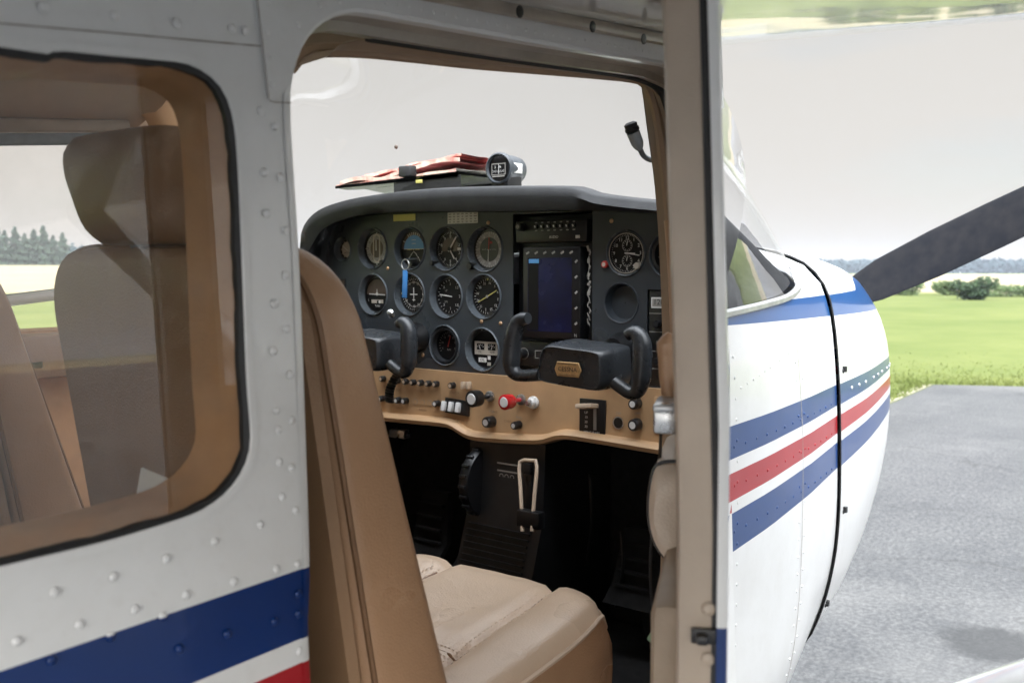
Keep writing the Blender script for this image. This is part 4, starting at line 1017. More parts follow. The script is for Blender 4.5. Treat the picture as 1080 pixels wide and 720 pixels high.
k = MB(); L = T(564, 424); knob(k, L, 0, 0, .0115, .006, 1); knob(k, L, 0, 0, .0085, .014, 1); knob(k, L, 0, 0, .005, .022, 3); k.build('primer_knob', KM, tpo)
for nm, px, py, r, ln in [('carburettor_heat_knob', 520, 444, .0105, .020), ('cabin_heat_knob', 548.5, 447.5, .0075, .018), ('dimmer_knob', 673, 425, .0095, .016), ('dimmer_knob', 673, 447, .0105, .016)]:
    k = MB(); knob(k, T(px, py), 0, 0, r, ln, 0, 1); put_text(k, T(px, py), 'PULL' if ln > .017 else 'DIM', 0, r*1.75, .006, 8, .0006); k.build(nm, KM, tpo)
k = MB(); L = T(653, 445.5); put_disc(k, L, 0, 0, .0110, 3, .001, 24, r2=.009); put_disc(k, L, 0, 0, .009, 0, .0008, 24); put_text(k, L, '12V', 0, .016, .006, 8, .0006); k.build('lighter_socket', KM, tpo)
fp = MB(); L, w_, h_ = pxbox(fp, 611, 421, 638, 459, XT-.004, .007, bev=.0008)
fp.box(L(-w_*.05, h_*.33, .012), (.024, .034, .008), rot=Matrix.Rotation(-.12, 3, 'X') @ Matrix.Rotation(.15, 3, 'Y'), mi=5, bev=.0015)
put_quad(fp, L, w_*.12, -.002, w_*.12, h_*.62, 8, .0006)
for i, s_ in enumerate(['UP', '10', '20', '30']):
    put_text(fp, L, s_, -w_*.22, h_*(.12-.13*i), .0062, 6, .0008)
put_text(fp, L, 'WING FLAPS', 0, -h_*.42, .0058, 6, .0008)
fp.build('flap_lever_plate', KM, tpo)
for px, py, s_ in [(421, 411, 'GEN'), (446, 412.5, 'ALT'), (480, 414, 'STARTER'), (423, 430, 'LIGHTS'), (447, 432, 'RADIO'), (471, 441, 'BCN'), (479, 442, 'NAV'), (487, 443, 'PITOT'), (522, 434, 'CARB'), (537, 444, 'CABIN'), (622, 463.5, '')]:
    if s_:
        lb = MB(); put_text(lb, T(px, py), s_, 0, 0, .0065, 0, .0006); lb.build('lettering', M['piping'], tpo)
gb = MB(); L, w_, h_ = pxbox(gb, 689, 420, 735, 460, XT-.004, .008, bev=.003); gbo = gb.build('glove_box_door', M['tan_panel'], tpo)
gf = MB(); put_quad(gf, L, 0, 0, w_+.008, h_+.008, 0, -.0075); gf.build('gap', M['black'], gbo)
lk = MB(); pxbox(lk, 410, 453, 426, 462, XT+.01, .02, bev=.003); lk.build('parking_brake_handle', M['silver'], tpo)

# ---- yokes
def yoke(name, cy_off):
    b = MB()
    A = lambda px, py, x: at_x(px, py, x)+Vector((0, cy_off, 0))
    front = [(574, 366), (600, 367.5), (629, 372), (632.5, 380), (633, 404), (629, 410.5), (620, 411), (590, 406), (570, 401.5), (567, 397), (567.5, 385)]
    fr = spline([A(a, c_, 1.255) for a, c_ in front], 48, True)
    c0 = sum(fr, Vector())/len(fr)
    back = [c0+Vector((.075, 0, .004))+(p-c0)*1.06 for p in fr]
    b.loft([[c0+(p-c0)*.95+Vector((.0025, 0, 0)) for p in fr], [c0+(p-c0)*.965 for p in fr], [c0+(p-c0)*1.0+Vector((.0015, 0, 0)) for p in fr], [c0+(p-c0)*1.06+Vector((.010, 0, .0005)) for p in fr], [c0+(p-c0)*1.10+Vector((.03, 0, .002)) for p in fr], [p+(p-c0)*.04 for p in back], [c0+Vector((.086, 0, .004))+(p-c0)*.9 for p in fr]], True, True)
    root = b.build(name, M['yoke'], plane, auto=55)
    sh = MB(); s0 = A(657.5, 368.5, XP); s1 = Vector((1.31, s0.y, s0.z))
    sh.lathe([(.030, .0), (.030, .006), (.026, .012), (.022, .03), (.021, .035)], s0, (-1, 0, 0), 24); sh.tube([s0+Vector((.02, 0, 0)), Vector((1.30, s0.y, s0.z))], .0125, 16); sh.build('yoke_shaft', M['black'], root)
    sc_ = [(648, 403), (655, 408), (664, 414), (671, 414), (675.5, 404), (677, 388), (677.5, 372), (676, 358), (670, 350.5), (662, 353)]
    pth = spline([A(a, c_, 1.275) for a, c_ in sc_], 30)
    rr_ = [.010+.0045*min(1, max(0, (i-7)/6)) - .006*max(0, (i-22)/8) for i in range(30)]
    hh = MB(); hh.tube(pth, rr_, 14, flat=(1, 1.1)); hh.build('yoke_grip', M['yoke'], root)
    ps_ = [(570, 395), (556, 396), (546, 395), (540, 388), (539.5, 372), (541, 357), (544, 345), (549, 337), (557, 335.5)]
    pth = spline([A(a, c_, 1.275) for a, c_ in ps_], 30)
    hh = MB(); hh.tube(pth, rr_, 14, flat=(1, 1.1)); hh.build('yoke_grip', M['yoke'], root)
    bd_ = MB(); c = A(599, 389.5, 1.2535); L = Local(c)
    hexp = [(-.0255, .0), (-.0205, .0115), (.0205, .0115), (.0255, 0), (.0205, -.0115), (-.0205, -.0115)]
    bd_.add([L(u, v, 0) for u, v in hexp]+[L(u*.95, v*.92, .0016) for u, v in hexp], [tuple(range(6, 12))]+[(i, (i+1) % 6, 6+(i+1) % 6, 6+i) for i in range(6)], 0, False)
    put_text(bd_, L, 'CESSNA', 0, 0, .0100, 1, .0019)
    for v in (.0085, -.0085): put_quad(bd_, L, 0, v, .034, .0008, 1, .0019)
    bd_.build('badge', [M['gold'], M['rubber']], root)
    return root
yk = yoke('control_yoke', 0)
cA, cB = at_x(605, 388, 1.275), at_x(381, 372, 1.275)
yk2 = yoke('control_yoke', cB.y-cA.y)
# push to talk button and cord support on the port yoke
pt = MB(); c = at_x(413, 333, 1.275); pt.lathe([(.006, 0), (.006, .012), (.003, .014)], c, (-.6, -.3, .6), 12); pt.build('talk_button', M['silver'], yk2)
cc = MB(); pth = []
a, b = at_x(421, 392, 1.30), at_x(411, 424, 1.36)
for i in range(180):
    t = i/179; q = t*2*PI*11
    pth.append(a.lerp(b, t)+Vector((math.sin(PI*t)*-.01, 0, 0))+Vector((math.cos(q)*.5, math.sin(q), 0))*.0085)
cc.tube(pth, .0028, 6)
cco = cc.build('coiled_cord', M['black'], yk2)

# ---- pedestal under the panel
pd = MB()
pL, pR = at_x(497, 500, 1.43), at_x(576, 500, 1.43)
pyc = (pL.y+pR.y)/2; pw_ = pL.y-pR.y
zt_, zb_ = -.285, -.62
pd.loft([[Vector((x, pyc+s_*pw_/2, z)) for x, s_ in ((1.43+f, 1), (1.43+f, -1), (1.66, -1), (1.66, 1))] for f, z in ((0, zt_), (-.01, -.45), (-.06, -.60), (-.10, -.70))], True, True, smooth=False)
for i in range(9): pd.box((1.408-.0045*i*.9, pyc+.005, -.475-.011*i), (.004, pw_*.82, .004))
for i in range(10): pd.dome(Vector((1.425, pyc-pw_*.45+pw_*.1*i, -.435)), (-1, 0, 0), .0022, .0014, 7)
pdo = pd.build('pedestal', M['dark_metal'], plane)
tw = MB(); c = at_x(500, 510, 1.415)
tw.lathe([(.060, -.012), (.067, -.011), (.070, -.005), (.070, .005), (.067, .011), (.060, .012)], (c.x+.035, c.y, c.z), (0, 1, 0), 40)
for k_ in range(22):
    q = 2*PI*k_/22; tw.box((c.x+.035+.0705*math.cos(q), c.y, c.z+.0705*math.sin(q)), (.006, .016, .006), rot=Matrix.Rotation(-q, 3, 'Y'), bev=.001)
tw.build('trim_wheel', M['black'], pdo)
fh = MB(); a = at_x(548, 488, 1.40); b = at_x(566, 488, 1.40); a2 = at_x(551, 560, 1.36); b2 = at_x(561, 560, 1.36)
fh.tube(spline([a2, a2.lerp(a, .5), a, (a+b)/2+Vector((0, 0, .004)), b, b2.lerp(b, .5), b2], 24), .0035, 8, mi=0)
fh.box((a+b)/2+Vector((.004, 0, -.06)), (.008, .016, .10), mi=1, bev=.002); fh.box((a+b)/2+Vector((-.002, 0, -.010)), (.008, .018, .02), mi=1, bev=.002)
fh.box((a2+b2)/2+Vector((.01, 0, .02)), (.02, .05, .03), mi=1, bev=.003)
fh.build('fuel_selector_handle', [M['beige_plastic'], M['black']], pdo)
pp_ = MB(); c = at_x(538, 494, 1.425); L = Local(c)
for v in (.008, -.006): put_quad(pp_, L, -.005, v, .05, .003, 1, .001)
for u in (-.02, -.008, .005): put_disc(pp_, L, u, -.016, .005, 1, .0008, 14, r2=.0035)
pp_.build('microphone_jacks', [M['black'], M['grey_mark']], pdo)
for cyp in (at_x(470, 545, 1.55).y, at_x(470, 545, 1.55).y-.14, at_x(670, 610, 1.5).y, at_x(670, 610, 1.5).y-.12):
    p = MB(); z0 = -.52
    p.loft([[Vector((1.50+f, cyp+s_*w_, z)) for s_ in (-1, 1)]+[Vector((1.515+f, cyp+s_*w_, z)) for s_ in (1, -1)] for f, w_, z in ((.02, .035, z0+.06), (0, .048, z0-.04), (-.03, .05, z0-.07))], True, True, smooth=False)
    for i in range(4): p.box((1.505-.004*i, cyp, z0+.035-.025*i), (.01, .07, .005))
    p.tube([Vector((1.52, cyp, z0-.05)), Vector((1.56, cyp, -.7))], .008, 8); p.build('rudder_pedal', M['dark_carpet'], plane)
hs_ = MB()
for (px0, py0, px1, py1) in [(585, 480, 583, 530), (622, 500, 618, 600), (655, 560, 650, 640)]:
    hs_.tube(spline([at_x(px0, py0, 1.5), at_x(px0+2, (py0+py1)/2, 1.49), at_x(px1, py1, 1.52)], 10), .0035, 6)
hs_.build('panel_cable', M['dark_metal'], plane)

# ================================================================== SEATS
def seat(cy, cat_label, dx=0):
    z0 = -.70
    root = thing('front_seat', (.72+dx, cy, z0), cat_label, 'seat', 'front seats in the cabin')
    b = MB(); rings = []; rearp = []; frontp = []
    zt_ = .024; w0 = .205; rcor = .075
    def xr(z): return .508+dx+(.0-z)*.155+max(0, z-(-.0))*-.1       # rear face
    def th(z): return .058+(.02-z)*.180
    NZ = 34
    for i in range(NZ+1):
        z = -.62+(zt_+.62)*i/NZ
        if i > NZ-10:
            k_ = (i-(NZ-10))/10; z = (zt_-rcor)-.05*(1-1)+0
            a = k_*PI/2; z = (zt_-rcor)+rcor*math.sin(a); w_ = w0-rcor+rcor*math.cos(a); tt = th(z)*(1 if k_ < .4 else (1-.55*((k_-.4)/.6)**2))
        else:
            z = -.62+((zt_-rcor)+.62)*i/(NZ-10); w_ = w0; tt = th(z)
        xm = xr(z)+th(z)/2
        ring_ = []
        for k_ in range(44):
            q = 2*PI*k_/44; c_, s_ = math.cos(q), math.sin(q); e = 2/5.0
            bulge = .012*(1-abs(s_)**2) if c_ > 0 else 0
            ring_.append(Vector((xm+(tt/2)*math.copysign(abs(c_)**e, c_)-bulge, cy+w_*math.copysign(abs(s_)**e, s_), z)))
        rings.append(ring_)
        rearp.append((z, w_, tt, xm, ring_))
    b.loft(rings, True, True)
    bo = b.build('backrest', M['leather'], root, auto=50)
    # rear panel, slightly proud, in plainer brown
    rp = MB(); prs = [(z, w_-.012, xm-tt/2) for z, w_, tt, xm, _r in rearp[:-2]]
    rp.loft([[Vector((x+.006, cy-w_-.004, z)), Vector((x-.003, cy-w_, z)), Vector((x-.006, cy-w_*.5, z)), Vector((x-.007, cy, z)), Vector((x-.006, cy+w_*.5, z)), Vector((x-.003, cy+w_, z)), Vector((x+.006, cy+w_+.004, z))] for z, w_, x in prs], False)
    rp.build('back_panel', M['leather_back'], bo)
    for ka, kb in ((30, 14), (38, 6)):
        pp2 = MB(); pts = [r_[4][ka]+Vector((-.001 if ka < 30 else .001, -.0022, 0)) for r_ in rearp]+[r_[4][kb]+Vector((0, .0022, 0)) for r_ in reversed(rearp)]
        pp2.tube(resample(pts, 180), .0027, 6); pp2.build('seat_piping', M['piping'], bo)
    # a pleat fold low on the side
    hr = MB(); rings = []
    hx = .497+dx
    for i in range(15):
        t = i/14; z = .024+t*.094; a = math.sin(PI*min(1, max(0, t))); k_ = (1-abs(2*t-1)**5)**.5 if 0 < t < 1 else .45
        rings.append([Vector((hx-.016*t+(.036*(.35+.65*k_))*math.copysign(abs(math.cos(q))**.6, math.cos(q)), cy-.012+(.066+.020*min(1, t*1.6))*(.76+.24*k_)*math.copysign(abs(math.sin(q))**.45, math.sin(q)), z)) for q in [2*PI*j/40 for j in range(40)]])
    hr.loft(rings, True, True)
    ho = hr.build('headrest', M['leather_back'], root, auto=60)
    for s_ in (-1, 1):
        hp = MB(); hp.tube([Vector((hx+.028, cy+s_*.045, .0)), Vector((hx+.010, cy+s_*.045, .05))], .006, 10); hp.build('headrest_post', M['alu'], ho)
    # cushion
    cu = MB(); xf = 1.005+dx; xb = .60+dx; NX = 26; NY = 28
    def ctop(t, v):           # t 0 back..1 front, v -1..1 across
        z = -.455+.062*t
        bol = max(0, (abs(v)-.50)/.42); z += .0045*math.sin(min(1, bol)*PI)*(.4+.6*t)
        if abs(v) > .88: z -= .018*((abs(v)-.88)/.12)**2.0
        if t > .94: z -= .024*((t-.94)/.06)**2.2
        z -= .010*math.exp(-((abs(v)-.52)/.035)**2)
        z -= .006*math.exp(-((t-.52)/.025)**2)*(1 if abs(v) < .52 else 0)
        return z+.0022*mnoise.noise(Vector((t*5, v*4, cy*9)))
    def cwid(t): return .180*(1-.10*max(0, (t-.75)/.25)**2)
    G = []
    for i in range(NX+1):
        t = i/NX; row = []
        for j in range(NY+1):
            v = -1+2*j/NY; row.append(Vector((xb+(xf-xb)*t+.02*(1-v*v)*max(0, t-.7)/.3*1.0, cy+v*cwid(t), ctop(t, v))))
        G.append(row)
    cu.loft(G, False)
    per = [G[0][j] for j in range(NY+1)]+[G[i][NY] for i in range(1, NX+1)]+[G[NX][j] for j in range(NY-1, -1, -1)]+[G[i][0] for i in range(NX-1, 0, -1)]
    ctr_ = Vector(((xb+xf)/2, cy, -.5))
    dn_ = [Vector((p.x, p.y, 0)) for p in per]
    co = cu.build('seat_cushion', M['leather_light'], root, merge=True, auto=60)
    sd_ = MB()
    sd_.loft([[p for p in per], [Vector((p.x+(p.x-ctr_.x)*.03, p.y+(p.y-ctr_.y)*.035, p.z-.02)) for p in per], [Vector((p.x+(p.x-ctr_.x)*.035, p.y+(p.y-ctr_.y)*.04, p.z-.05)) for p in per], [Vector((p.x+(p.x-ctr_.x)*.0, p.y+(p.y-ctr_.y)*.02, -.60)) for p in per]], True, True)
    sd_.build('cushion_side', M['leather'], co)
    cp = MB(); cp.tube([p+Vector((0, 0, .001)) for p in per+per[:1]], .003, 6); cp.build('cushion_piping', M['pale_piping'], co)
    ins = MB()
    for v in (-.52, .52): ins.tube([Vector((G[i][0].x, cy+v*cwid(i/NX), ctop(i/NX, v)+.0012)) for i in range(2, NX-1)], .0020, 6)
    ti = .52
    ins.tube([Vector((xb+(xf-xb)*ti, cy+v*cwid(ti), ctop(ti, v)+.001)) for v in [-.5+.05*q for q in range(21)]], .0020, 6)
    ins.build('cushion_seam', M['piping'], co)
    sti = MB()
    for v in (-.56, -.48, .48, .56):
        row_ = resample([Vector((G[i][0].x, cy+v*cwid(i/NX), ctop(i/NX, v)+.0008)) for i in range(2, NX-1)], 90)
        for a_, b_ in list(zip(row_, row_[1:]))[::2]: sti.tube([a_, b_], .0007, 4)
    for dt_ in (-.018, .018):
        row_ = resample([Vector((xb+(xf-xb)*(ti+dt_), cy+v*cwid(ti), ctop(ti+dt_, v)+.0008)) for v in [-.48+.048*q for q in range(21)]], 60)
        for a_, b_ in list(zip(row_, row_[1:]))[::2]: sti.tube([a_, b_], .0007, 4)
    sti.build('cushion_stitching', M['pale_piping'], co)
    fr_ = MB()
    for s_ in (-1, 1):
        fr_.tube([Vector((.62+dx, cy+s_*.17, -.60)), Vector((.95+dx, cy+s_*.17, -.60))], .012, 8)
        for x in (.65+dx, .92+dx): fr_.tube([Vector((x, cy+s_*.17, -.60)), Vector((x, cy+s_*.17, -.70))], .012, 8)
    fr_.build('seat_frame', M['dark_metal'], root)
    return root
seat(-.315, 'tan leather front seat on the near side just inside the open cabin door')
seat(.325, 'brown leather front seat on the far side, behind the near seat and mostly hidden', .012)

# ================================================================== loose things in the cabin
cd = MB(); c = at_d(168, 535, .80)
cd.box(c, (.003, .065, .05), rot=Matrix.Rotation(.12, 3, 'X') @ Matrix.Rotation(.15, 3, 'Y'), bev=.0008)
cd.build('white_card', M['paper'])
tag(bpy.data.objects['white_card'], 'white card standing behind the near seat, seen low in the side window', 'card')
# charts and clipboard on the glareshield
XM = 1.58
zgl = at_x(450, 197, XM).z
ch_ = thing('folded_charts', (XM, at_x(455, 195, XM).y, at_x(455, 197, XM).z), 'crumpled stack of red and white folded flight charts on the glareshield', 'charts')
a = at_x(386, 200, XM); b = at_x(514, 199, XM)
cl = MB()
TT = [.50+.52*i/10 for i in range(11)]
ct = lambda x, t, dz: Vector((x, a.y+(b.y-a.y)*t, a.z+dz))
cl.loft([[ct(XM-.09, t, -.028) for t in TT], [ct(XM-.09, t, -.002+.013*(t-.42)) for t in TT], [ct(XM+.10, t, -.002+.010*(t-.42)) for t in TT], [ct(XM+.10, t, -.028) for t in TT]], False)
cl.loft([[ct(XM-.092, t, -.004+.006*t) for t in [i/12 for i in range(13)]], [ct(XM-.092, t, .002+.010*t) for t in [i/12 for i in range(13)]], [ct(XM+.08, t, .002+.008*t) for t in [i/12 for i in range(13)]], [ct(XM+.08, t, -.006) for t in [i/12 for i in range(13)]]], True, mi=1)
cl.box(Vector((XM-.093, a.y+(b.y-a.y)*.62, a.z+.020)), (.02, .035, .022), bev=.003)
cl.build('clipboard', [M['rubber'], M['rubber']], ch_)
def sheet(name, m, y0, y1, zc, amp, th, lift, x0, x1, seed, peak=None):
    sb = MB(); n = 22; rows_ = []
    for j in range(7):
        x = x0+(x1-x0)*j/6; r_ = []
        for i in range(n+1):
            t = i/n; y = y0+(y1-y0)*t; z = zc+lift*t+amp*mnoise.noise(Vector((t*4+seed, j*.5, seed)))
            if peak: z += peak[1]*math.exp(-((t-peak[0])/.16)**2)*(1-.1*j)
            r_.append(Vector((x+.01*mnoise.noise(Vector((t*3, seed, j))), y, z)))
        rows_.append(r_)
    bot = [[p-Vector((0, 0, th)) for p in r_] for r_ in rows_]
    sb.loft(rows_, False); sb.loft(bot, False); sb.loft([rows_[0], bot[0]], False, mi=1); sb.loft([rows_[-1], bot[-1]], False, mi=1)
    return sb.build(name, [m, M['chart_edge']], ch_)
sheet('chart', M['paper'], a.y+.005, b.y+.01, a.z+.005, 0.006, .007, .014, XM-.085, XM+.09, 1)
sheet('chart', M['red_paper'], a.y-.008, b.y+.0, a.z+.012, .009, .008, .020, XM-.085, XM+.08, 4, (.86, .017))
sheet('chart', M['red_paper'], a.y-.04, b.y+.005, a.z+.020, .010, .004, .018, XM-.075, XM+.08, 8, (.92, .014))
sheet('chart', M['chart_edge'], a.y-.06, b.y+.05, a.z+.026, 0.008, .004, .022, XM-.06, XM+.09, 11)
yt = MB(); yt.box(at_x(442, 191.5, XM-.096), (.002, .018, .007), bev=.0008); yt.build('yellow_tab', M['yellow_mark'], ch_)
# magnetic compass
XC = 1.50
cmp_c = at_x(530, 178, XC)
cm = thing('magnetic_compass', (XC, cmp_c.y, at_x(530, 196, XC).z), 'dark round magnetic compass standing on the glareshield beside the charts', 'compass')
b = MB(); axis = Vector((-1, -.10, 0)).normalized()
b.lathe([(.020, -.052), (.026, -.046), (.0275, -.03), (.0275, .004), (.030, .006), (.030, .014), (.027, .016), (.024, .010)], cmp_c, axis, 36); b.build('housing', M['compass_grey'], cm)
L = Local(cmp_c+Vector((-.0128, -.001, 0))); f = MB(); put_disc(f, L, 0, 0, .0245, 0, 0, 32); put_quad(f, L, 0, -.002, .034, .022, 1, .0006); put_quad(f, L, 0, -.002, .031, .019, 0, .0009)
for i in range(9): put_quad(f, L, -.013+.0033*i, -.006, .0006, .004 if i % 2 else .006, 2, .0012)
put_text(f, L, 'N', .004, .002, .007, 2, .0012); put_text(f, L, '3', -.008, .002, .007, 2, .0012); put_quad(f, L, .001, -.002, .0009, .019, 2, .0015)
put_quad(f, L, 0, -.0155, .030, .002, 1, .0012); f.build('compass_card', [M['face'], M['grey_mark'], M['white_mark']], cm)
f = MB(); f.box(cmp_c+Vector((.012, -.001, -.026)), (.045, .040, .028), bev=.003); f.build('mount', M['black'], cm)
f = MB(); c = at_x(551, 177.5, 1.515); f.box(cmp_c+axis*-.022+Vector((-.006, -.0262, .0005)), (.026, .004, .019), bev=.0008); f.build('card_label', M['paper'], cm)
# gooseneck microphone
mi_ = thing('gooseneck_microphone', at_y(697, 167, -.47), 'small grey gooseneck microphone curving out from the front door pillar', 'microphone')
pts = spline([at_y(704, 164, -.475), at_y(694, 168, -.47), at_y(686, 168.5, -.465), at_y(679, 164.5, -.46), at_y(675, 157, -.46)], 20)
f = MB(); f.tube(pts, .0036, 10); f.build('neck', M['grey_plastic'], mi_)
p0, p1, p2 = at_y(675, 158, -.46), at_y(667.5, 139, -.458), at_y(664.5, 130, -.456)
f = MB(); f.tube([p0, p0.lerp(p1, .12), p0.lerp(p1, .35), p1], [.0035, .0058, .0080, .0085], 14); f.build('body', mat('microphone_grey', (.36, .42, .47), .4), mi_)
f = MB(); f.tube([p1, p1.lerp(p2, .1), p1.lerp(p2, .45), p1.lerp(p2, .5), p1.lerp(p2, .9), p1.lerp(p2, 1.1)], [.0078, .0092, .0092, .0082, .0086, .005], 14); f.build('windscreen', M['pad'], mi_)
# key with blue tag hanging on the panel
kt = thing('ignition_key', at_x(429, 282, 1.405), 'metal key ring with a long blue tag hanging in front of the upper gauges', 'key')
c = at_x(427.5, 279, 1.40); f = MB(); f.tube([c+Vector((0, .010*math.cos(q), .010*math.sin(q))) for q in [2*PI*k/24 for k in range(25)]], .0011, 6); f.build('key_ring', M['silver'], kt)
f = MB(); f.tube([c+Vector((.0, .002, .010)), Vector((XP-.002, c.y+.004, c.z+.012))], .0015, 6); f.build('ring_hook', M['silver'], kt)
c2 = at_x(427, 300, 1.40); f = MB(); f.box(c2, (.003, .0125, .052), rot=Matrix.Rotation(.06, 3, 'X'), bev=.0012); f.box(c2+Vector((.004, .004, .018)), (.003, .010, .02), bev=.001); f.build('tag', M['blue_tag'], kt)
# cable with green clip hanging at the door
cbl = thing('hanging_cable', inner(697, 470, dlen-.27), 'thin black cable with a green clip hanging beside the door armrest', 'cable')
pts = spline([inner(697.5, 440, dlen-.26), inner(696, 480, dlen-.30), inner(690, 540, dlen-.36), inner(686, 600, dlen-.36), inner(690, 650, dlen-.36), inner(697, 668, dlen-.36), inner(699, 690, dlen-.36), inner(700, 740, dlen-.36)], 50)
f = MB(); f.tube(pts, .0018, 6)
f.tube(spline([inner(703, 620, dlen-.36), inner(694, 655, dlen-.36), inner(698, 672, dlen-.36), inner(695, 700, dlen-.36)], 20), .0012, 6)
f.build('cable', M['black'], cbl)
c = inner(691, 668, dlen-.36); f = MB(); f.box(c, (.010, .008, .018), rot=Matrix.Rotation(.5, 3, 'X'), bev=.002); f.box(inner(697, 664, dlen-.36), (.012, .010, .014), mi=1, bev=.003); f.build('clip', [M['green_clip'], M['black']], cbl)

# ================================================================== GROUND, FIELD, TREES
def ground_at(px, py): return at_z(px, py, -EYE)
def far(px, dist):
    d = ray(px, 286); k = dist/math.hypot(d.x, d.y); return Vector((d.x*k, CY+d.y*k, 0))
A_left = math.atan2(far(30, 100).y, far(30, 100).x)
def terr(x, y):
    r = math.hypot(x, y); a = math.atan2(y, x)
    w_ = max(0, 1-abs(a-A_left)/.6); w_ = w_*w_*(3-2*w_)
    t = min(1, max(0, (r-90)/210)); return w_*t*t*(3-2*t)*3.2
gm = MB(); rad = [0, 20, 45, 70, 90, 110, 140, 170, 200, 240, 280, 320, 400, 600, 800, 1050]; na = 96; V = [Vector((0, 0, -EYE-.004))]; Fc = []
for r in rad[1:]:
    for k_ in range(na):
        q = 2*PI*k_/na; x, y = r*math.cos(q), r*math.sin(q); V.append(Vector((x, y, -EYE-.004+terr(x, y))))
for k_ in range(na): Fc.append((0, 1+k_, 1+(k_+1) % na))
for i in range(len(rad)-2):
    for k_ in range(na): Fc.append((1+i*na+k_, 1+(i+1)*na+k_, 1+(i+1)*na+(k_+1) % na, 1+i*na+(k_+1) % na))
gm.add(V, Fc)
m = bpy.data.materials.new('grass_ground'); m.use_nodes = True; nt = m.node_tree; b = nt.nodes['Principled BSDF']
tcn = nt.nodes.new('ShaderNodeTexCoord'); spn = nt.nodes.new('ShaderNodeSeparateXYZ'); nt.links.new(tcn.outputs['Object'], spn.inputs[0])
r2 = math_node(nt, 'SQRT', math_node(nt, 'ADD', math_node(nt, 'POWER', spn.outputs[0], 2), math_node(nt, 'POWER', spn.outputs[1], 2)))
n1 = noise_tex(nt, .22, 6, .65); n2 = noise_tex(nt, 3.0, 6, .75); n3 = noise_tex(nt, .04, 4)
c = mixc(nt, ramp(nt, n1, .35, .65), (.088, .112, .034), (.125, .142, .048))
c = mixc(nt, math_node(nt, 'MULTIPLY', ramp(nt, n2, .45, .75), .25), c, (.056, .080, .022))
edge_ = math_node(nt, 'ADD', r2, math_node(nt, 'MULTIPLY', math_node(nt, 'SUBTRACT', n3, .5), 24))
fld = mixc(nt, ramp(nt, noise_tex(nt, .05, 5), .35, .7), (.31, .26, .17), (.26, .225, .14))
c = mixc(nt, ramp(nt, math_node(nt, 'DIVIDE', edge_, 200), .40, .43), c, fld)
c = mixc(nt, ramp(nt, math_node(nt, 'DIVIDE', edge_, 2000), .28, .30), c, (.10, .14, .06))
nt.links.new(c, b.inputs['Base Color']); b.inputs['Roughness'].default_value = .95; b.inputs['Specular IOR Level'].default_value = .1
struct(gm.build('grass_field', m, None))
# asphalt apron
e1, e2, e3 = ground_at(936, 427), ground_at(985, 405.5), ground_at(1080, 407.5)
dl_ = (e2-e1).normalized(); far_back = e1-dl_*260
de = (e3-e2).normalized()
ap_ = MB(); z = -EYE
poly = [Vector((e2.x, e2.y, z)), Vector((far_back.x, far_back.y, z)), Vector((far_back.x-5, -160, z)), Vector(((e2+de*170).x, (e2+de*170).y, z))]
ap_.add(poly, [(0, 1, 2, 3)], 0, False)
m = bpy.data.materials.new('old_asphalt'); m.use_nodes = True; nt = m.node_tree; b = nt.nodes['Principled BSDF']
n1 = noise_tex(nt, 1.1, 6, .6); n2 = noise_tex(nt, 38, 6, .85); n3 = noise_tex(nt, 9, 7, .7)
vor = nd(nt, 'ShaderNodeTexVoronoi'); vor.inputs['Scale'].default_value = 120; tcn = nt.nodes.new('ShaderNodeTexCoord'); nt.links.new(tcn.outputs['Object'], vor.inputs['Vector'])
c = mixc(nt, ramp(nt, n1, .35, .7), (.058, .060, .063), (.098, .099, .099))
c = mixc(nt, math_node(nt, 'MULTIPLY', ramp(nt, n3, .4, .75), .5), c, (.15, .148, .142))
c = mixc(nt, math_node(nt, 'MULTIPLY', ramp(nt, n2, .43, .55), .8), c, (.026, .027, .029))
cr = nd(nt, 'ShaderNodeTexVoronoi', feature='DISTANCE_TO_EDGE'); cr.inputs['Scale'].default_value = .42
wv_ = nt.nodes.new('ShaderNodeVectorMath'); wv_.operation = 'ADD'; nt.links.new(tcn.outputs['Object'], wv_.inputs[0])
wn_ = nd(nt, 'ShaderNodeTexNoise'); wn_.inputs['Scale'].default_value = 1.7; wn_.inputs['Detail'].default_value = 6; nt.links.new(tcn.outputs['Object'], wn_.inputs['Vector']); nt.links.new(wn_.outputs['Color'], wv_.inputs[1])
nt.links.new(wv_.outputs[0], cr.inputs['Vector'])
c = mixc(nt, math_node(nt, 'MULTIPLY', ramp(nt, cr.outputs['Distance'], .002, .007, (1, 1, 1, 1), (0, 0, 0, 1)), .55), c, (.022, .022, .022))
c = mixc(nt, math_node(nt, 'MULTIPLY', ramp(nt, noise_tex(nt, .35, 5, .6), .55, .75), .45), c, (.20, .195, .185))
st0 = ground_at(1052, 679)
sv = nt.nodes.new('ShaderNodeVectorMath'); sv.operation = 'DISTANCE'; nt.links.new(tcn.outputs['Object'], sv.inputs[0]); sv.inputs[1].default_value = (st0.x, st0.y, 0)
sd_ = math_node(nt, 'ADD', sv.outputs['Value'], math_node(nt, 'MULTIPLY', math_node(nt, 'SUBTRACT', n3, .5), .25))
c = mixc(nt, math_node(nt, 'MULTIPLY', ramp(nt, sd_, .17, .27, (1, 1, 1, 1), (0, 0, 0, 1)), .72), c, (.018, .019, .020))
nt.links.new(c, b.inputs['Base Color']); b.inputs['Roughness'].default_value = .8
bp = nt.nodes.new('ShaderNodeBump'); bp.inputs['Strength'].default_value = .5; bp.inputs['Distance'].default_value = .004; nt.links.new(vor.outputs['Distance'], bp.inputs['Height']); nt.links.new(bp.outputs[0], b.inputs['Normal'])
struct(ap_.build('asphalt_apron', m, None, recalc=False))
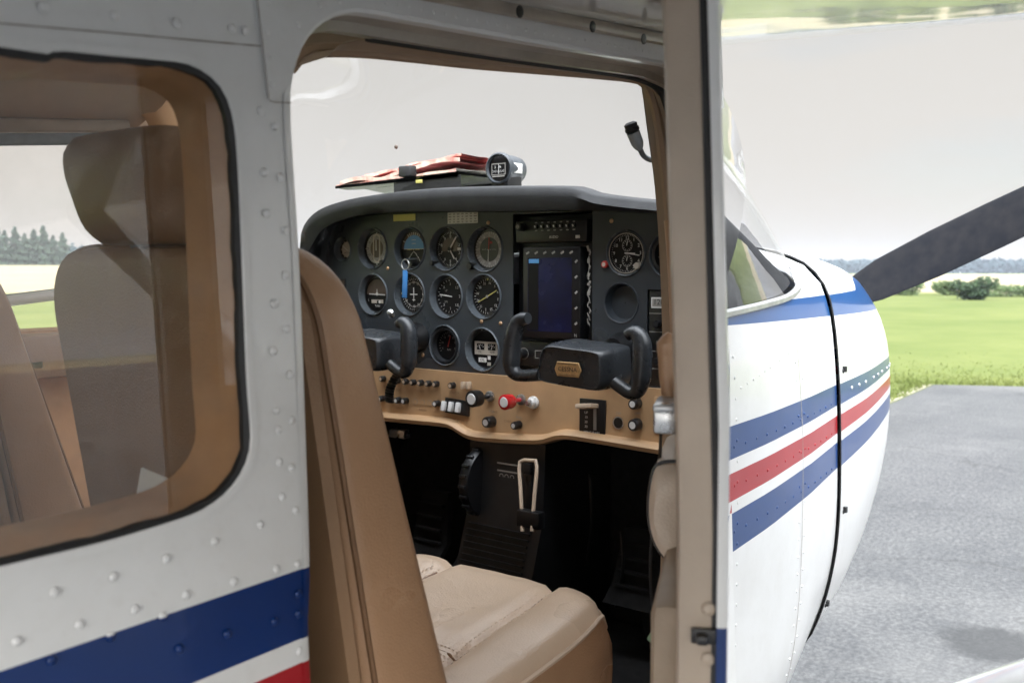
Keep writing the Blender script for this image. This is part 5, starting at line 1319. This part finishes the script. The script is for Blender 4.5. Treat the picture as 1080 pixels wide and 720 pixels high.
vs_ = MB(); nL = Vector((-dl_.y, dl_.x, 0)); nL = nL if nL.y > 0 else -nL
vs_.add([Vector((p.x, p.y, z+.004)) for p in (e2+nL*.02-dl_*.0, far_back+nL*.02, far_back+nL*.16, e2+nL*.16)], [(0, 1, 2, 3)], 0, False)
struct(vs_.build('dry_verge', mat('dry_verge', (.36, .33, .24), .9, var=.4, vscale=6), None, recalc=False))
# near grass blades
gb_ = MB(); rnd = random.Random(3); V = []; Fc = []
nF = Vector((-de.y, de.x, 0)); nF = nF if nF.x > 0 else -nF
for i in range(40000):
    off = .03+rnd.expovariate(1.1)
    if i % 3: base_p = e2+de*(rnd.random()*26-.5); q_ = base_p+nF*off
    else: base_p = e2-dl_*(rnd.random()*16); q_ = base_p+nL*off
    rel = Vector((q_.x-e2.x, q_.y-e2.y, 0))
    if rel.dot(nL) < .02 and rel.dot(nF) < .02: continue
    p = q_; a = rnd.random()*PI; h = rnd.uniform(.02, .07)*(1.3 if off < .25 else .7); w_ = rnd.uniform(.005, .014); o = len(V)
    V += [Vector((p.x-math.cos(a)*w_, p.y-math.sin(a)*w_, -EYE)), Vector((p.x+math.cos(a)*w_, p.y+math.sin(a)*w_, -EYE)), Vector((p.x+rnd.uniform(-.04, .04), p.y+rnd.uniform(-.04, .04), -EYE+h))]; Fc.append((o, o+1, o+2))
gb_.add(V, Fc, 0, False)
go = gb_.build('grass', mat('grass_blades', (.105, .132, .038), .9, col2=(.15, .168, .055), vscale=.8, spec=.1), None, recalc=False)
tag(go, 'short green grass growing beyond the edge of the asphalt', 'grass', kind='stuff')
# bushes and trees
M['leaf_a'] = mat('dark_leaves', (.028, .050, .026), .8, col2=(.05, .078, .034), vscale=1.2, spec=.2)
M['leaf_b'] = mat('green_leaves', (.06, .095, .038), .8, col2=(.10, .135, .05), vscale=1.2, spec=.2)
M['leaf_c'] = mat('fir_needles', (.040, .068, .050), .85, col2=(.06, .09, .06), vscale=.6, spec=.2)
M['far_wood'] = mat('far_wood_hazed_leaves', (.030, .050, .056), .9, col2=(.045, .066, .07), vscale=.05, spec=.1)  # bluish leaf colour carries part of the distance haze
M['bark'] = mat('bark', (.06, .045, .035), .9)
def crown(mb, c, rx, rz, n, leaf, rnd, conic=False):
    V = []; Fc = []
    blobs = [(Vector((rnd.uniform(-.68, .68)*rx, rnd.uniform(-.68, .68)*rx, rnd.uniform(-.8, .6)*rz)), rnd.uniform(.34, .6)) for _ in range(11)]
    for i in range(n):
        if conic:
            t = rnd.random()**1.25; ang = rnd.random()*2*PI; rr = rx*(1-t)**.85*(.75+.35*math.sin(t*34+ang))*math.sqrt(rnd.random())*1.1; p = Vector((rr*math.cos(ang), rr*math.sin(ang), -rz+2*rz*t-.15*rr))
        else:
            bc, br = blobs[rnd.randrange(len(blobs))]; d = Vector((rnd.gauss(0, 1), rnd.gauss(0, 1), rnd.gauss(0, 1))).normalized()*(rnd.random()**.4)
            p = bc+Vector((d.x*rx*br, d.y*rx*br, d.z*rz*br)); p.z = max(p.z, -rz)
        s_ = leaf*rnd.uniform(.6, 1.4); u = Vector((rnd.gauss(0, 1), rnd.gauss(0, 1), rnd.gauss(0, 1))).normalized(); v = u.orthogonal().normalized(); o = len(V)
        V += [c+p+u*s_, c+p-u*s_*.5+v*s_*.7, c+p-u*s_*.5-v*s_*.7]; Fc.append((o, o+1, o+2))
    mb.add(V, Fc, 0, False)
def bush(name, px, dist, w_, h, mk, label, group, seed, conic=False, cat='bush'):
    rnd = random.Random(seed); p = far(px, dist); z0 = -EYE-.004+terr(p.x, p.y)
    root = thing(name, (p.x, p.y, z0), label, cat, group)
    t_ = MB(); th_ = h*(.30 if not conic else .5)
    t_.tube([Vector((p.x, p.y, z0-.05)), Vector((p.x+.02*h, p.y, z0+th_*.6)), Vector((p.x, p.y+.02*h, z0+th_*1.6))], [h*.035, h*.026, h*.012], 7)
    for k_ in range(4):
        q = k_*1.7+seed; t_.tube([Vector((p.x, p.y, z0+th_*.5)), Vector((p.x+math.cos(q)*w_*.3, p.y+math.sin(q)*w_*.3, z0+h*.6))], [h*.018, h*.007], 5)
    t_.build('trunk', M['bark'], root, auto=None)
    c = MB(); crown(c, Vector((p.x, p.y, z0+h*.50)), w_/2*1.25, h*.52, 1900, h*.10 if not conic else h*.05, rnd, conic); c.build('crown', M[mk], root, recalc=False, auto=None)
BU = [(862, 66, 2.4, 1.5, 'leaf_a', 'low dark bush close under the propeller blade'), (838, 66, 2.2, 1.1, 'leaf_b', 'small bush nearest the nose, half behind the propeller blade'), (876, 70, 2.6, 1.7, 'leaf_b', 'mid green bush left of the dark round bush'),
      (905, 64, 2.2, 1.45, 'leaf_a', 'dark round bush right of the airplane nose'), (958, 72, 3.0, 1.5, 'leaf_b', 'light green spreading bush between the round bush and the tallest bush'),
      (932, 74, 2.4, 1.5, 'leaf_b', 'pale green low bush behind the dark round bush'), (1027, 62, 2.6, 2.0, 'leaf_a', 'tallest and darkest bush in the field at the right'),
      (1062, 70, 3.0, 1.3, 'leaf_b', 'low green bush just right of the tallest bush'), (1003, 73, 2.8, 1.6, 'leaf_b', 'pale bush just left of the tallest bush'), (1100, 72, 3.0, 1.4, 'leaf_b', 'green bush at the right edge of the field')]
for i, (px, ds, w_, h, mk, lb_) in enumerate(BU): bush('bush', px, ds, w_*.80, h*.62, mk, lb_, 'bushes along the far edge of the grass', 10+i)
TR = [(-22, 300, 7, 11, 'far left fir, cut by the edge of the side window'), (-4, 296, 6, 13, 'tall narrow fir at the left edge seen through the side window'), (6, 305, 7, 10.5, 'lower fir close beside the tall narrow fir'), (17, 300, 6.5, 11.5, 'pointed fir left of the middle of the far row'),
      (27, 298, 7, 9.5, 'short wide fir in the middle of the far row'), (37, 303, 6.5, 11, 'fir right of the short wide fir in the far row'), (47, 300, 6.5, 12.0, 'tall fir near the seat end of the far row'), (57, 296, 6, 9, 'small fir just left of the seat headrest'), (67, 300, 6, 10, 'fir half hidden behind the seat headrest')]
for i, (px, ds, w_, h, lb_) in enumerate(TR): bush('fir_tree', px, ds, w_, h*.86, 'leaf_c', lb_, 'firs across the field behind the cabin', 40+i, True, 'tree')
fwd = MB(); rnd = random.Random(5); V = []; Fc = []
for i in range(16000):
    px = rnd.uniform(800, 1130) if i % 5 else rnd.uniform(-60, 110); dist = rnd.uniform(760, 900) if i % 5 else rnd.uniform(330, 380)
    p = far(px, dist); hmax = 9.5+2.0*mnoise.noise(Vector((px*.05, 0, 1)))+1.2*mnoise.noise(Vector((px*.3, 4, 1))) if i % 5 else 6+1.5*mnoise.noise(Vector((px*.2, 2, 1)))
    base_ = -EYE+terr(p.x, p.y)
    q = Vector((p.x, p.y, base_+hmax*rnd.random()**.7)); s_ = rnd.uniform(.8, 2.0) if i % 5 else rnd.uniform(.4, .9); u = Vector((rnd.gauss(0, 1), rnd.gauss(0, 1), rnd.gauss(0, 1))).normalized(); v = u.orthogonal().normalized(); o = len(V)
    V += [q+u*s_, q-u*s_*.6+v*s_, q-u*s_*.6-v*s_]; Fc.append((o, o+1, o+2))
fwd.add(V, Fc, 0, False)
tag(fwd.build('far_wood', M['far_wood'], None, recalc=False, auto=None), 'long dark blue green wood along the horizon beyond the pale field', 'wood', kind='stuff')

# ---- the air between here and the far wood
hz = MB(); hz.box((0, 0, 8), (2200, 2200, 21.2)); hm = bpy.data.materials.new('pale_air'); hm.use_nodes = True; nt = hm.node_tree
nt.nodes.remove(nt.nodes['Principled BSDF']); pv = nt.nodes.new('ShaderNodeVolumePrincipled'); pv.inputs['Color'].default_value = (.74, .80, .92, 1); pv.inputs['Density'].default_value = .00032; pv.inputs['Anisotropy'].default_value = .0
nt.links.new(pv.outputs[0], nt.nodes['Material Output'].inputs['Volume'])
ho_ = hz.build('haze', hm, None, auto=None); tag(ho_, 'thin pale blue haze softening the far wood and firs', 'haze', kind='stuff')

# ================================================================== LIGHT, SKY, CAMERA
W_ = bpy.data.worlds.new('World'); S.world = W_; W_.use_nodes = True; nt = W_.node_tree
bg = nt.nodes['Background']
SUN_EL, SUN_AZ = math.radians(24), math.radians(-138)      # azimuth measured from the nose (+X) towards port (+Y)
sky = nt.nodes.new('ShaderNodeTexSky'); sky.sky_type = 'NISHITA'; sky.sun_disc = False; sky.sun_elevation = SUN_EL; sky.sun_rotation = PI/2-SUN_AZ
tcn = nt.nodes.new('ShaderNodeTexCoord'); spn = nt.nodes.new('ShaderNodeSeparateXYZ'); nt.links.new(tcn.outputs['Generated'], spn.inputs[0])
zc = math_node(nt, 'MAXIMUM', spn.outputs[2], 0)
rp = nt.nodes.new('ShaderNodeValToRGB'); nt.links.new(zc, rp.inputs[0]); e = rp.color_ramp.elements
K = 1/3.4
def kk(c): return tuple(v*K for v in c)+(1,)
e[0].position = 0; e[0].color = kk((.64, .613, .574)); e[1].position = 1; e[1].color = kk((3.1, 3.25, 3.45))
q = rp.color_ramp.elements.new(.22); q.color = kk((.605, .585, .552)); q = rp.color_ramp.elements.new(.42); q.color = kk((.66, .655, .64)); q = rp.color_ramp.elements.new(.62); q.color = kk((2.0, 2.06, 2.14))
cl_map = nt.nodes.new('ShaderNodeMapping'); cl_map.inputs['Scale'].default_value = (1, 1, 4.5); nt.links.new(tcn.outputs['Generated'], cl_map.inputs[0])
cn = noise_tex(nt, 2.2, 6, .55, cl_map.outputs[0])
clo = ramp(nt, cn, .52, .72)
over = nt.nodes.new('ShaderNodeVectorMath'); over.operation = 'SCALE'; nt.links.new(rp.outputs[0], over.inputs[0]); over.inputs['Scale'].default_value = 1/K/.10
sdv = (math.cos(SUN_EL)*math.cos(SUN_AZ), math.cos(SUN_EL)*math.sin(SUN_AZ), math.sin(SUN_EL))
dt = nt.nodes.new('ShaderNodeVectorMath'); dt.operation = 'DOT_PRODUCT'; nt.links.new(tcn.outputs['Generated'], dt.inputs[0]); dt.inputs[1].default_value = sdv
gl_ = math_node(nt, 'POWER', math_node(nt, 'MAXIMUM', math_node(nt, 'MULTIPLY_ADD', dt.outputs['Value'], .5, .5), 0), 4)  # added glow in the unseen sky aft, brightens the skin, post and seat
ov2 = nt.nodes.new('ShaderNodeVectorMath'); ov2.operation = 'SCALE'; nt.links.new(over.outputs[0], ov2.inputs[0]); nt.links.new(math_node(nt, 'MULTIPLY_ADD', gl_, 4.6, 1.0), ov2.inputs['Scale'])
mx = mixc(nt, math_node(nt, 'MULTIPLY', clo, .20), ov2.outputs[0], sky.outputs[0])
nt.links.new(mx, bg.inputs[0]); bg.inputs[1].default_value = .10
sl_ = bpy.data.lights.new('Sun', 'SUN'); sl_.energy = 1.5; sl_.angle = math.radians(20); sl_.color = (1, .985, .965)
so = bpy.data.objects.new('Sun', sl_); COL.objects.link(so)
sd = Vector((math.cos(SUN_EL)*math.cos(SUN_AZ), math.cos(SUN_EL)*math.sin(SUN_AZ), math.sin(SUN_EL)))
so.rotation_euler = (-sd).to_track_quat('-Z', 'Y').to_euler(); so.location = (0, 0, 30)
cam = bpy.data.cameras.new('Camera'); co_ = bpy.data.objects.new('Camera', cam); COL.objects.link(co_)
cam.sensor_width = 36; cam.lens = 36*FPX/1080; cam.clip_start = .02; cam.clip_end = 8000
rot = Matrix((R_, U_, -F_)).transposed()
co_.matrix_world = Matrix.Translation((CAM.x, CAM.y, EYE)) @ rot.to_4x4()
cam.dof.use_dof = True; cam.dof.focus_distance = 1.45; cam.dof.aperture_fstop = 9
S.camera = co_
S.render.engine = 'CYCLES'
S.cycles.max_bounces = 8; S.cycles.transparent_max_bounces = 16; S.cycles.use_denoising = True
S.cycles.caustics_reflective = False; S.cycles.caustics_refractive = False; S.cycles.sample_clamp_indirect = 6
S.view_settings.view_transform = 'Standard'; S.view_settings.look = 'None'; S.view_settings.exposure = .31; S.view_settings.gamma = 1
S.view_settings.use_curve_mapping = False
